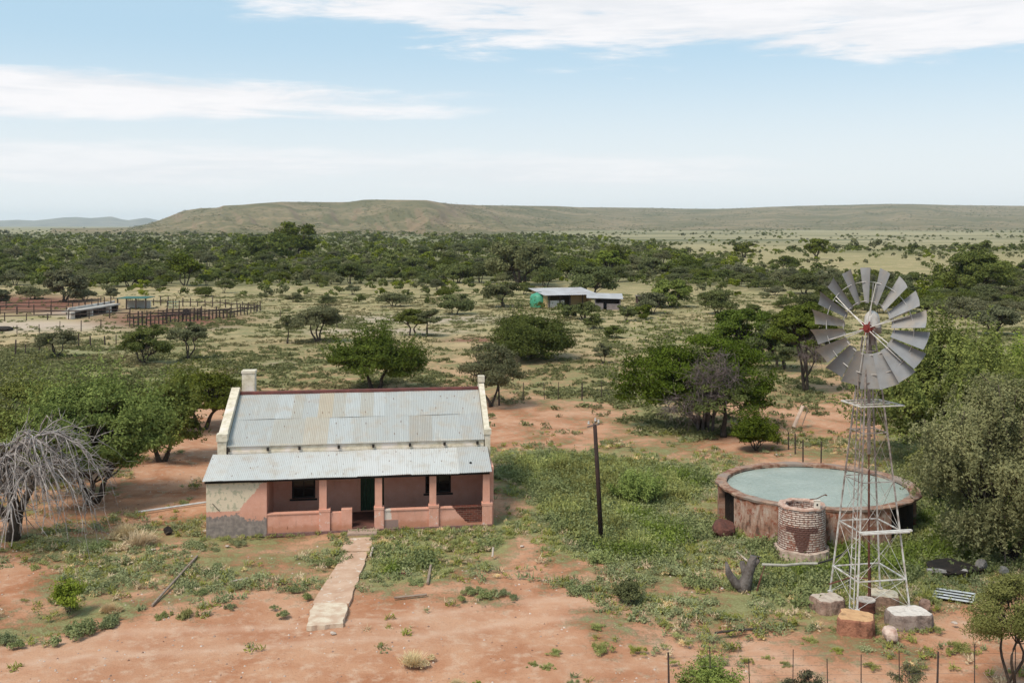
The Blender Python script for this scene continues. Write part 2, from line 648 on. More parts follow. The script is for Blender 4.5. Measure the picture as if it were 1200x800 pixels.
# hills ----------------------------------------------------------------
RIDGE_X = [100, 150, 175, 190, 205, 215, 235, 255, 262, 285, 300, 330, 400, 412, 425, 440, 500, 516, 530, 560, 600, 650, 680, 700, 760, 800, 840, 870, 900, 950, 1000, 1040, 1070, 1120, 1200, 1300, 1500, 1800]
RIDGE_Y = [268, 267, 262, 257, 251, 247, 244, 243.5, 241, 240, 238.5, 236.5, 237, 236.5, 234.2, 234, 234.6, 237.5, 239.2, 240.5, 241, 241.5, 243, 243, 243.6, 244.6, 244.8, 244, 242.5, 241, 240, 239, 239.2, 240.5, 241.3, 242, 243, 246]


def hill_height(px, Y, full=False):
    ry = np.interp(px, RIDGE_X, RIDGE_Y)
    t = np.clip((px - 480) / 300, 0, 1)
    t = t * t * (3 - 2 * t)
    foot = 1500 + 1100 * t - 250 * np.clip((px - 140) / 80, 0, 1) * (1 - t) + 130 * np.sin(px * 0.021)
    top = 2750 + 2600 * t + 160 * np.sin(px * 0.033 + 1)
    ztop = HC + (HOR - ry) * top / F
    u = np.clip((Y - foot) / (top - foot), 0, 1)
    left = 1 - t
    prof = (1 - left) * (u * u * (3 - 2 * u) * 0.4 + 0.6 * u ** 1.7) + left * (0.30 * u ** 1.3 + 0.70 * np.clip(u, 0, 1) ** 2.4)
    gx = px * 0.035
    gul = fbm(gx + Y * 0.0007, Y * 0.0011 + 3, 6, 5) - 0.48
    amp = np.sin(np.pi * np.clip(u, 0, 1)) * (0.42 * left + 0.2)
    z = ztop * (prof + gul * amp)
    back = np.clip((Y - top) / 900, 0, 1)
    z = z * (1 - back * back * 0.2)
    return z - 0.6 * (u <= 0), foot, top


def build_hills():
    pxs = np.linspace(60, 1900, 620)
    ts = np.concatenate([np.linspace(-0.02, 1.0, 150), np.linspace(1.04, 1.6, 12)])
    P, T = np.meshgrid(pxs, ts, indexing='ij')
    _, foot, top = hill_height(P, np.full_like(P, 2000.))
    Y = foot + (top - foot) * T
    Z, _, _ = hill_height(P, Y)
    X = (P - 600) * Y / F
    V = np.stack([X, Y, np.maximum(Z, -0.6)], -1).reshape(-1, 3)
    nr, nc = P.shape
    idx = np.arange(nr * nc).reshape(nr, nc)
    Q = np.stack([idx[:-1, :-1], idx[1:, :-1], idx[1:, 1:], idx[:-1, 1:]], -1).reshape(-1, 4)
    me = bpy.data.meshes.new('hills')
    me.vertices.add(len(V)); me.vertices.foreach_set('co', V.astype(np.float32).ravel())
    me.loops.add(Q.size); me.loops.foreach_set('vertex_index', Q.astype(np.int32).ravel())
    me.polygons.add(len(Q)); me.polygons.foreach_set('loop_start', np.arange(0, Q.size, 4, dtype=np.int32))
    me.polygons.foreach_set('use_smooth', np.ones(len(Q), dtype=bool))
    me.update(calc_edges=True)
    o = bpy.data.objects.new('hills', me); COL.objects.link(o); o['kind'] = 'structure'
    m_, h, om = new_mat('hill grassland')
    p = h.node('ShaderNodeBsdfPrincipled')
    vec = h.node('ShaderNodeTexCoord').outputs['Object']
    gx, gy, gz = h.sep(vec)
    geo = h.node('ShaderNodeNewGeometry')
    nx, ny, nz = h.sep(geo.outputs['Normal'])
    n0 = h.noise(vec, 0.0045, 8, 0.65, 0.5)
    n1_ = h.noise(vec, 0.03, 6, 0.7)
    n2_ = h.noise(vec, 0.12, 4, 0.75)
    c = h.mix(h.smooth(n0, 0.35, 0.62), (0.26, 0.195, 0.118), (0.135, 0.120, 0.062))
    c = h.mix(h.math('MULTIPLY', h.smooth(n1_, 0.48, 0.66), 0.7), c, (0.12, 0.12, 0.065))
    c = h.mix(h.math('MULTIPLY', h.smooth(n2_, 0.55, 0.63), 0.75), c, (0.06, 0.07, 0.035))
    steep = h.smooth(nz, 0.97, 0.90)
    c = h.mix(h.math('MULTIPLY', steep, 0.5), c, (0.22, 0.15, 0.10))
    h.put(p.inputs['Base Color'], c)
    p.inputs['Roughness'].default_value = 1.0
    p.inputs['Specular IOR Level'].default_value = 0.05
    h.link(p.outputs[0], om.inputs[0])
    me.materials.append(m_)

    # the blue range far away on the left
    px = np.linspace(-700, 330, 260)
    rx = [-700, -300, -100, 0, 20, 40, 60, 75, 90, 105, 120, 130, 142, 150, 160, 172, 185, 200, 330]
    ry = [259, 256, 258, 258.5, 257.6, 258.5, 256.5, 254.8, 254.3, 255.6, 254.6, 253.6, 256.8, 258.2, 256.6, 255.2, 258, 260, 262]
    b = MB()
    b.smooth = True
    rows = []
    for (Yr, k) in ((10600, 0.0), (11000, .12), (11400, .30), (11800, .62), (12100, .9), (12300, 1.0), (13000, 0.7)):
        yy = np.interp(px, rx, ry)
        z = (HC + (HOR - yy) * 12300 / F) * k + (fbm(px * 0.05, np.full_like(px, Yr * 0.003), 5, 9) - 0.5) * 26 * math.sin(math.pi * min(1, k)) - (k == 0) * 0.8
        rows.append(np.stack([(px - 600) * Yr / F, np.full_like(px, Yr), z], -1))
    V = np.stack(rows)
    n = len(px)
    fs = [(r * n + i, r * n + i + 1, (r + 1) * n + i + 1, (r + 1) * n + i) for r in range(len(rows) - 1) for i in range(n - 1)]
    b.add(V.reshape(-1, 3), fs)
    o2 = b.build('distant_hills', simple('far hill scrub', (0.22, 0.20, 0.15), (0.12, 0.12, 0.10), 0.004, 1.0, spec=0.05))
    o2['kind'] = 'structure'


build_hills()


# ------------------------------------------------------------------ foliage builders
def leaf_quads(rs, C, size, stretch=1.8, up=0.35, jit=0.4, outw=None, ow=1.0):
    """leaf cards (bent pairs are too heavy: one rhombus each) around the centres C"""
    n = len(C)
    nrm = rs.normal(size=(n, 3))
    if outw is not None:
        dd0 = outw / (np.linalg.norm(outw, axis=1, keepdims=True) + 1e-6)
        nrm = nrm * 0.62 + dd0 * ow
        nrm[:, 2] += up
    else:
        nrm[:, 2] = np.abs(nrm[:, 2]) + up
    nrm /= np.linalg.norm(nrm, axis=1, keepdims=True)
    t = rs.normal(size=(n, 3))
    t -= (t * nrm).sum(1, keepdims=True) * nrm
    t /= np.linalg.norm(t, axis=1, keepdims=True)
    bt = np.cross(nrm, t)
    s = size * (1 - jit / 2 + jit * rs.rand(n, 1))
    a, b = t * s * stretch * 0.5, bt * s * 0.5
    off = nrm * s * 0.12
    return np.stack([C - a, C - b + off, C + a, C + b + off], 1)


def crown_clumps(rs, K, rx, ry, rz, cz, low=-0.25, lob=0.22, inner=0.25):
    """clump centres spread through an uneven dome"""
    out_ = []
    ph = rs.rand(6) * 6.28
    while len(out_) < K:
        d = rs.normal(size=3)
        d /= np.linalg.norm(d)
        if d[2] < low:
            continue
        a = math.atan2(d[1], d[0])
        r = 1 + lob * (math.sin(2 * a + ph[0]) * 0.6 + math.sin(3 * a + ph[1]) * 0.6 + math.sin(5 * a + 3 * d[2] + ph[2]) * 0.5) * 0.7
        k = rs.uniform(0.35, 0.8) if rs.rand() < inner else rs.uniform(0.78, 1.0)
        out_.append((d[0] * rx * r * k, d[1] * ry * r * k, cz + d[2] * rz * (1 + lob * 0.5 * math.sin(ph[3] + 2.7 * a)) * k))
    return np.array(out_)


def limb(mb, rs, a, b, r0, r1, n=6, sag=0.12, seg=6, mi=0):
    a, b = Vector(a), Vector(b)
    L = (b - a).length
    pts, rad = [], []
    o1 = Vector(rs.normal(size=3)) * L * 0.05
    for i in range(seg + 1):
        t = i / seg
        p = a.lerp(b, t) + Vector((0, 0, 1)) * (math.sin(math.pi * t) * L * sag) + o1 * math.sin(2.2 * math.pi * t)
        pts.append(p); rad.append(r0 * (1 - t) + r1 * t)
    mb.tube(pts, rad, n, mi)
    return pts


def tree_meshes(seed, Wd, Hh, base=0.25, K=60, nleaf=14000, leaf=0.10, rc=0.13, flat=0.55, stems=3, tr=0.16, low=-0.25,
                lob=0.22, spiky=0.0, droop=0.0, depth=None, lean=(0, 0)):
    """returns (leaf MB, trunk MB); trunk starts at the origin; crown width Wd, height Hh"""
    rs = np.random.RandomState(seed)
    lm, tm = MB(), MB()
    tm.smooth = True
    rx = Wd / 2 * 0.88
    ry = (depth or Wd) / 2 * 0.88
    zb = Hh * base
    rz = (Hh - zb) * (0.62 if low > -0.5 else 0.5)
    cz = Hh - rz * 1.0
    cl = crown_clumps(rs, K, rx, ry, rz * 0.93, cz, low, lob)
    cl[:, 0] += lean[0] * cl[:, 2] / Hh
    cl[:, 1] += lean[1] * cl[:, 2] / Hh
    # stems
    forks = []
    for s in range(stems):
        a = 6.28 * s / stems + rs.rand()
        sp = rx * 0.28 * (0.3 if stems == 1 else 1)
        tip = Vector((math.cos(a) * sp + lean[0] * 0.5, math.sin(a) * sp + lean[1] * 0.5, zb + rz * 0.35))
        st = Vector((math.cos(a) * tr * 0.6 * (stems > 1), math.sin(a) * tr * 0.6 * (stems > 1), -0.12))
        pts = limb(tm, rs, st, tip, tr * (1.0 if stems > 1 else 1.5), tr * 0.5, 8, -0.04, 8)
        forks += [pts[4], pts[6], pts[8]]
    forks_np = np.array([tuple(f) for f in forks])
    for c in cl:
        d = np.linalg.norm(forks_np - c, axis=1) + rs.rand(len(forks)) * Wd * 0.08
        limb(tm, rs, forks_np[np.argmin(d)], c, tr * 0.30, 0.015, 5, rs.uniform(0.0, 0.12), 5)
    per = int(nleaf * 1.35) // K
    allC = []
    outn = []
    Rc = rc * Wd
    for c in cl:
        n = int(per * rs.uniform(0.6, 1.4))
        q = rs.normal(size=(n, 3))
        q /= np.linalg.norm(q, axis=1, keepdims=True)
        q *= (rs.rand(n, 1) ** 0.45)
        sc = Rc * rs.uniform(0.7, 1.3)
        q *= np.array([sc * 1.15, sc * 1.15, sc * flat])
        if spiky:
            k = rs.rand(n) < spiky
            dirn = (c - np.array([0, 0, cz * 0.6])); dirn /= np.linalg.norm(dirn)
            dirn = dirn * 0.6 + np.array([0, 0, 0.8])
            sh = rs.randint(0, 7, n)
            offs = rs.normal(size=(7, 3)) * sc * 0.55
            tt = rs.rand(n) * sc * 2.0
            q[k] = (offs[sh] + dirn * tt[:, None] + rs.normal(size=(n, 3)) * 0.05)[k]
        if droop:
            k = rs.rand(n) < 0.8
            ns = 16
            sh = rs.randint(0, ns, n)
            offs = rs.normal(size=(ns, 3)) * sc * np.array([.8, .8, .3])
            Ls = rs.uniform(0.3, 1.0, ns) * droop
            tt = rs.rand(n)
            hang = np.stack([offs[sh, 0] * (1 + 0.35 * tt), offs[sh, 1] * (1 + 0.35 * tt), offs[sh, 2] - tt * Ls[sh]], -1)
            q[k] = (hang + rs.normal(size=(n, 3)) * 0.05)[k]
        outn.append(q + 0.35 * (c - np.array([0, 0, cz])))
        allC.append((c + q, np.clip(rs.rand(n) * 0.5 + rs.rand() * 0.5, 0, 1)))
    A = np.concatenate([a_ for a_, _ in allC])
    kz = Hh / np.percentile(A[:, 2], 99.7)
    x0_, x1_ = np.percentile(A[:, 0], 0.7), np.percentile(A[:, 0], 99.3)
    kx = Wd / (x1_ - x0_)
    K3 = np.array([kx, kx, kz])
    for (C, tt_), on_ in zip(allC, outn):
        C = C * K3
        C[:, 2] = np.maximum(C[:, 2], 0.06)
        lm.quads(leaf_quads(rs, C, leaf * .80, 2.1, .25, outw=on_, ow=.8), tt_)
    tm.v = [(v_ * K3).astype(np.float32) for v_ in tm.v]
    return lm, tm


def make_tree(name, px, py, wpx, hpx, label, mat='leaf_green', cat='tree', group=None, seed=None, dead=0, **kw):
    """px,py = foot of the trunk in the photo; wpx,hpx = apparent size there -> real size"""
    g = ground(px, py)
    s = g.y / F
    root = empty(name, (g.x, g.y, 0), label, cat, 0, group)
    lm, tm = tree_meshes(seed if seed is not None else int(px * 7 + py), wpx * s, hpx * s, **kw)
    lm.build('crown', M[mat], root)
    tm.build('trunk', M['bark'], root)
    return root


# ------------------------------------------------------------------ the farmhouse
HO = Vector((-12.1, 42.2, 0.0))
HRZ = R(8.5)
SH = 0.045
ce, se = math.cos(HRZ), math.sin(HRZ)


def hu(px, v=0.0, z=1.0):
    """photo column -> house u coordinate on the plane v"""
    k = (px - 600) / F
    # world = HO + ((u+SH v) ce - v se, (u+SH v) se + v ce);  X = k Y
    a = (HO.x - v * se) - k * (HO.y + v * ce)
    return a / (k * se - ce) - SH * v


class HB(MB):
    """house builder: shears u by v"""
    def add(self, verts, faces, mi=0, tint=0.5):
        verts = [(p[0] + SH * p[1], p[1], p[2]) for p in verts]
        super().add(verts, faces, mi, tint)


house = empty('farmhouse', HO, 'derelict pink plastered farmhouse with tin roof and pillared verandah', 'house', HRZ)


def plaster(name, kind):
    m_, h, o = new_mat(name)
    p = h.node('ShaderNodeBsdfPrincipled')
    vec = h.node('ShaderNodeTexCoord').outputs['Object']
    x, y, z = h.sep(vec)
    n0 = h.noise(vec, 1.1, 6, 0.6)
    n1_ = h.noise(vec, 5.0, 7, 0.65)
    n2_ = h.noise(vec, 18.0, 5, 0.6)
    pink = h.mix(h.smooth(n0, 0.3, 0.7), (0.69, 0.365, 0.275), (0.60, 0.29, 0.205))
    pink = h.mix(h.math('MULTIPLY', h.smooth(n1_, 0.5, 0.75), 0.35), pink, (0.68, 0.42, 0.34))
    c = pink
    drip = h.noise(h.comb(h.math('MULTIPLY', x, 5.0), y, h.math('MULTIPLY', z, 0.8)), 1.3, 6, 0.7)
    c = h.mix(h.math('MULTIPLY', h.smooth(drip, 0.54, 0.74), 0.45), c, (0.36, 0.20, 0.155))
    c = h.mix(h.math('MULTIPLY', h.smooth(n2_, 0.62, 0.70), 0.5), c, (0.72, 0.58, 0.50))
    if kind == 'wing':
        # grey damp plinth, cream patch where the pink has peeled
        zz = h.math('ADD', z, h.math('MULTIPLY', h.math('SUBTRACT', n1_, 0.5), 0.5))
        zz = h.math('ADD', zz, h.math('MULTIPLY', h.math('SUBTRACT', n0, 0.5), 1.3))
        lim = h.math('SUBTRACT', zz, h.math('MULTIPLY', h.smooth(x, 2.2, 1.2), 0.10))
        lowm = h.smooth(lim, 0.70, 0.64)
        uu = h.math('ADD', x, h.math('MULTIPLY', h.math('SUBTRACT', n1_, 0.5), 0.6))
        lx = h.math('ADD', 1.25, h.math('MULTIPLY', h.math('SUBTRACT', z, 0.95), 0.85))
        cream = h.math('MULTIPLY', h.smooth(h.math('SUBTRACT', lx, uu), 0.0, 0.03), h.smooth(h.math('ADD', z, h.math('MULTIPLY', h.math('SUBTRACT', n2_, .5), .15)), 0.95, 0.98))
        cc = h.mix(h.smooth(n1_, 0.52, 0.58), (0.68, 0.56, 0.42), (0.44, 0.40, 0.29))
        c = h.mix(cream, c, cc)
        greyc = h.mix(h.smooth(n1_, 0.35, 0.7), (0.20, 0.165, 0.15), (0.34, 0.275, 0.24))
        c = h.mix(lowm, c, greyc)
        dk = h.math('MULTIPLY', h.smooth(uu, 1.65, 1.75), h.smooth(h.math('ADD', z, h.math('MULTIPLY', n2_, .1)), 2.08, 2.12))
        c = h.mix(dk, c, (0.16, 0.12, 0.11))
    if kind == 'parapet':
        st = h.math('MULTIPLY', h.smooth(h.math('ADD', z, h.math('MULTIPLY', n1_, 0.35)), 0.55, 0.35), 0.55)
        c = h.mix(st, c, (0.42, 0.17, 0.085))
        # brick laid bare
        br = h.node('ShaderNodeTexBrick')
        h.link(h.comb(x, z, 0), br.inputs['Vector'])
        br.inputs['Scale'].default_value = 1.0
        br.inputs['Brick Width'].default_value = 0.23
        br.inputs['Row Height'].default_value = 0.085
        br.inputs['Mortar Size'].default_value = 0.008
        br.inputs['Color1'].default_value = (0.16, 0.045, 0.03, 1)
        br.inputs['Color2'].default_value = (0.08, 0.028, 0.022, 1)
        br.inputs['Mortar'].default_value = (0.20, 0.13, 0.10, 1)
        u0, u1 = hu(534), hu(566)
        uu = h.math('ADD', x, h.math('MULTIPLY', h.math('SUBTRACT', n1_, 0.5), 0.3))
        b1 = h.math('MULTIPLY', h.smooth(h.math('SUBTRACT', uu, h.math('MULTIPLY', h.math('SUBTRACT', 0.62, z), 0.9)), u0, u0 + 0.02), h.smooth(z, 0.10, 0.14))
        c = h.mix(b1, c, br.outputs['Color'])
        v0, v1 = hu(450.5), hu(466.5)
        gry = h.math('MULTIPLY', h.math('MULTIPLY', h.smooth(x, v0, v0 + .02), h.smooth(x, v1 + .02, v1)), h.smooth(z, 0.36, 0.34))
        c = h.mix(gry, c, (0.30, 0.20, 0.17))
        wht = h.math('MULTIPLY', h.math('MULTIPLY', h.smooth(x, v0, v0 + .02), h.smooth(uu, hu(458.5), hu(458))), h.smooth(z, 0.36, 0.38))
        c = h.mix(wht, c, (0.66, 0.55, 0.48))
        streak = h.math('MULTIPLY', h.smooth(h.noise(h.comb(h.math('MULTIPLY', x, 6), 0.0, h.math('MULTIPLY', z, 1.5)), 1.2, 5, 0.7), 0.60, 0.68), h.smooth(z, 0.38, 0.2))
        c = h.mix(h.math('MULTIPLY', streak, 0.6), c, (0.16, 0.06, 0.03))
    if kind == 'cream':
        c = h.mix(h.smooth(n1_, 0.4, 0.65), (0.64, 0.57, 0.455), (0.50, 0.43, 0.325))
        c = h.mix(h.math('MULTIPLY', h.smooth(n2_, 0.55, 0.7), 0.45), c, (0.30, 0.26, 0.20))
        c = h.mix(h.smooth(n0, 0.52, 0.68), c, (0.68, 0.60, 0.54))
    if kind == 'column':
        c = h.mix(h.math('MULTIPLY', h.smooth(n1_, 0.56, 0.64), h.smooth(z, 0.82, 0.7)), c, (0.68, 0.58, 0.52))
    h.put(p.inputs['Base Color'], c)
    p.inputs['Roughness'].default_value = 0.9
    p.inputs['Specular IOR Level'].default_value = 0.15
    b = h.node('ShaderNodeBump')
    b.inputs['Strength'].default_value = 0.5
    b.inputs['Distance'].default_value = 0.03
    h.link(n1_, b.inputs['Height'])
    h.link(b.outputs[0], p.inputs['Normal'])
    h.link(p.outputs[0], o.inputs[0])
    return m_


PL = {k: plaster('plaster ' + k, k) for k in ('wing', 'parapet', 'cream', 'column', 'wall')}
dark_mat = simple('dark interior', (0.010, 0.009, 0.008), (0.006, 0.006, 0.005), 5, 0.6)
frame_mat = simple('dark window timber', (0.030, 0.022, 0.018), None, 8, 0.7)
green_paint = simple('dark green door paint', (0.022, 0.050, 0.022), (0.014, 0.032, 0.015), 6, 0.6)
floor_mat = simple('red cement floor', (0.16, 0.07, 0.055), (0.09, 0.045, 0.035), 3, 0.8)

UMAX = 11.5
WV = 2.3       # main wall plane
u_w1 = hu(312.5)
# --- front wing wall
b = HB(); b.box(0.0, u_w1, 0.0, 0.25, -0.1, 2.17)
b.build('wing_wall', PL['wing'], house)
b = HB(); b.box(0.0, 0.25, 0.252, WV - 0.002, -0.1, 2.25)
b.build('wing_side_wall', PL['wall'], house)
b = HB(); b.box(u_w1 - 0.25, u_w1 - 0.004, 0.252, WV - 0.002, -0.1, 2.25)
b.build('wing_side_wall', PL['wall'], house)
# --- main walls, with openings
w1a, w1b = hu(342, WV), hu(369.5, WV)
dra, drb = hu(422.5, WV), hu(450, WV)
w2a, w2b = hu(498.5, WV), hu(528.5, WV)
Zs1, Zs2, Zt = 0.78, 0.80, 2.02
b = HB()
xs = [0.08, w1a, w1b, dra, drb, w2a, w2b, UMAX - 0.26]
b.box(xs[0], xs[1], WV, WV + .3, -0.1, 2.5)
b.box(xs[2], xs[3], WV, WV + .3, -0.1, 2.5)
b.box(xs[4], xs[5], WV, WV + .3, -0.1, 2.5)
b.box(xs[6], xs[7], WV, WV + .3, -0.1, 2.5)
b.box(xs[1], xs[2], WV, WV + .3, -0.1, Zs1); b.box(xs[1], xs[2], WV, WV + .3, Zt, 2.5)
b.box(xs[5], xs[6], WV, WV + .3, -0.1, Zs2); b.box(xs[5], xs[6], WV, WV + .3, Zt, 2.5)
b.box(xs[3], xs[4], WV, WV + .3, 2.15, 2.5); b.box(xs[3], xs[4], WV, WV + .3, -0.1, 0.14)
b.build('main_wall', PL['wall'], house)
b = HB(); b.box(0.5, UMAX - 0.26, WV - 0.01, WV + .3, 2.502, 3.10)
b.box(0.52, UMAX - 0.27, WV - 0.07, WV - 0.008, 2.76, 2.86)
b.box(0.4, UMAX - 0.2, 9.4, 9.7, -0.1, 3.05)
b.build('upper_wall', PL['cream'], house)
for (a, c_, zs) in ((w1a, w1b, Zs1), (w2a, w2b, Zs2)):
    f = HB()
    f.box(a + .002, a + .07, WV + .04, WV + .12, zs + .002, Zt - .002)
    f.box(c_ - .07, c_ - .002, WV + .04, WV + .12, zs + .002, Zt - .002)
    f.box(a + .07, c_ - .07, WV + .04, WV + .12, Zt - .07, Zt - .002)
    f.box(a + .07, c_ - .07, WV + .04, WV + .12, zs + .002, zs + .07)
    f.box((a + c_) / 2 - .02, (a + c_) / 2 + .02, WV + .05, WV + .11, zs + .07, Zt - .07)
    f.box(a + .07, c_ - .07, WV + .05, WV + .11, zs + .40, zs + .44)
    win = f.build('window', frame_mat, house)
    pn = HB(); pn.box(a + .07, c_ - .07, WV + .12, WV + .13, zs + .07, Zt - .07)
    pn.build('pane', simple('window glass', (0.012, 0.013, 0.013), None, 3, 0.15, spec=0.5), win)
    s = HB(); s.box(a - .08, c_ + .08, WV - .06, WV - .002, zs - .07, zs)
    s.build('sill', frame_mat, win)
dd = HB()
dd.box(dra + .002, dra + .08, WV + .10, WV + .2, .142, 2.148); dd.box(drb - .08, drb - .002, WV + .10, WV + .2, .142, 2.148)
dd.box(dra + .08, drb - .08, WV + .10, WV + .2, 2.07, 2.148)
for k in range(5):
    wbd = (drb - dra - .16) / 5
    dd.box(dra + .08 + k * wbd + .004, dra + .08 + (k + 1) * wbd - .004, WV + .14, WV + .18, .15, 2.07)
door = dd.build('door', green_paint, house)
hd = HB(); hd.box(drb - .2, drb - .12, WV + .09, WV + .14, 1.1, 1.14)
hd.build('handle', frame_mat, door)
# --- gable walls (stone coping follows the roof)
ZR, ZE, VR, VB = 4.70, 3.06, 6.0, 9.7


def gable(u0, u1, name, up, peak):
    b = HB()
    prof = [(WV - 0.08, -0.1), (WV - 0.08, 3.06 + up), (WV + 0.25, 3.10 + up), (VR, peak), (VB, 3.2 + up), (VB, -0.1)]
    n = len(prof)
    v = [(u0, p[0], p[1]) for p in prof] + [(u1, p[0], p[1]) for p in prof]
    b.add(v, [tuple(range(n)), tuple(range(2 * n - 1, n - 1, -1))] + [(i, n + i, n + (i + 1) % n, (i + 1) % n) for i in range(n)])
    return b.build(name, PL['cream'], house)


gable(0.06, 0.42, 'gable_wall', 0.50, 4.98)
gable(UMAX - 0.22, UMAX + 0.02, 'gable_wall', 0.36, 5.02)
b = HB(); b.box(0.02, 0.46, WV - .13, WV + .30, 3.30, 3.60)
b.build('coping_stone', PL['cream'], house)
b = HB(); b.box(UMAX - .25, UMAX + .05, VR - .2, VR + .2, 5.0, 5.28)
b.build('coping_stone', PL['cream'], house)
b = HB(); b.box(UMAX - .26, UMAX + .06, WV - .12, WV + .22, 3.28, 3.50)
b.build('coping_stone', PL['cream'], house)
b = HB(); b.box(UMAX - 0.22, UMAX, 0.36, WV - 0.085, -0.1, 2.30)
b.build('verandah_end_wall', PL['wall'], house)
b = HB(); b.box(0.50, 1.06, VR + .05, VR + .65, 4.2, 5.60); b.box(0.47, 1.09, VR + .02, VR + .68, 5.60, 5.70)
b.build('chimney', PL['cream'], house)
# --- verandah parapet, pillars, floor, step
g0, g1 = hu(412.5), hu(438.7)
b = HB()
for (pa_, pb_, z_, cap_) in ((312.5, 374, .74, 1), (387, 400, .74, 0), (449.7, 502.5, .72, 1), (514.2, 565, .72, 1)):
    b = HB(); ua, ub = hu(pa_) + .002, hu(pb_) - .002
    if cap_:
        v = [(ua, .03, -.1), (ua, .03, z_), (ua, .0, z_ + .004), (ua, .0, z_ + .055), (ua, .27, z_ + .055), (ua, .27, z_ + .004), (ua, .24, z_), (ua, .24, -.1)]
    else:
        v = [(ua, .03, -.1), (ua, .03, z_), (ua, .24, z_), (ua, .24, -.1)]
    n = len(v)
    b.add(v + [(ub, y, z) for _, y, z in v], [tuple(range(n)), tuple(range(2 * n - 1, n - 1, -1))] + [(i, n + i, n + (i + 1) % n, (i + 1) % n) for i in range(n)])
    b.build('verandah_parapet', PL['parapet'], house)
b = HB(); b.box(hu(400), g0, -0.02, 0.28, -0.1, 0.86)
b.build('parapet_pier', PL['parapet'], house)
for (a, c_, p0, p1) in ((374, 382.7, 374, 386.7), (439.3, 447.7, 438.7, 449.7), (503.3, 511.2, 502.5, 514), (566, 574, 565, 576.7)):
    b = HB()
    b.box(hu(p0), hu(p1), -0.04, 0.30, -0.1, 0.80)
    b.box(hu(p0) - .015, hu(p1) + .015, -0.055, 0.315, 0.80, 0.90)
    b.box(hu(a), hu(c_), 0.0, 0.27, 0.90, 2.19)
    b.build('column', PL['column'], house)
b = HB(); b.box(u_w1, UMAX - .23, 0.242, WV - .004, -0.1, 0.13); b.box(g0 + .002, g1 - .002, -0.06, 0.24, -0.1, 0.125)
b.build('verandah_floor', floor_mat, house)
b = HB(); b.box(hu(408), hu(442), -0.75, -0.065, -0.12, 0.07)
b.build('step', simple('worn concrete', (0.42, 0.30, 0.24), (0.30, 0.21, 0.165), 4, 0.9, bump=.4), house)
b = HB()
b.box(u_w1, hu(577), -0.13, -0.06, -0.1, 0.045)
b.build('plinth', simple('purple brick plinth', (0.17, 0.085, 0.075), (0.24, 0.15, 0.13), 9, 0.9, bump=.5), house)

# --- corrugated iron
def iron_mat(name, pale, rust):
    m_, h, o = new_mat(name)
    p = h.node('ShaderNodeBsdfPrincipled')
    vec = h.node('ShaderNodeTexCoord').outputs['Object']
    c = h.attr('sheet').outputs['Color']
    n0 = h.noise(vec, 1.4, 7, 0.65)
    n1_ = h.noise(vec, 9.0, 6, 0.7)
    gx_, gy_, gz_ = h.sep(vec)
    sk = h.noise(h.comb(h.math('MULTIPLY', gx_, 7.0), h.math('MULTIPLY', gy_, 0.9), 0.0), 1.0, 6, 0.7)
    c = h.mix(h.math('MULTIPLY', h.smooth(n0, 0.45, 0.72), 0.5), c, rust)
    c = h.mix(h.math('MULTIPLY', h.smooth(sk, 0.52, 0.72), 0.5), c, (0.30, 0.255, 0.21))
    c = h.mix(h.math('MULTIPLY', h.smooth(sk, 0.46, 0.32), 0.4), c, pale)
    c = h.mix(h.math('MULTIPLY', h.smooth(n1_, 0.5, 0.75), 0.22), c, pale)
    vo = h.node('ShaderNodeTexVoronoi'); vo.inputs['Scale'].default_value = 1.0; vo.inputs['Randomness'].default_value = .25
    h.link(h.comb(h.math('MULTIPLY', gx_, 3.2), h.math('MULTIPLY', gy_, 1.15), 0.0), vo.inputs['Vector'])
    nail = h.smooth(vo.outputs['Distance'], 0.10, 0.05)
    c = h.mix(h.math('MULTIPLY', nail, 0.8), c, (0.14, 0.075, 0.05))
    h.put(p.inputs['Base Color'], c)
    p.inputs['Roughness'].default_value = 0.6
    p.inputs['Metallic'].default_value = 0.0
    p.inputs['Specular IOR Level'].default_value = 0.25
    h.link(p.outputs[0], o.inputs[0])
    return m_


iron = iron_mat('weathered corrugated iron', (0.50, 0.505, 0.495), (0.37, 0.29, 0.21))


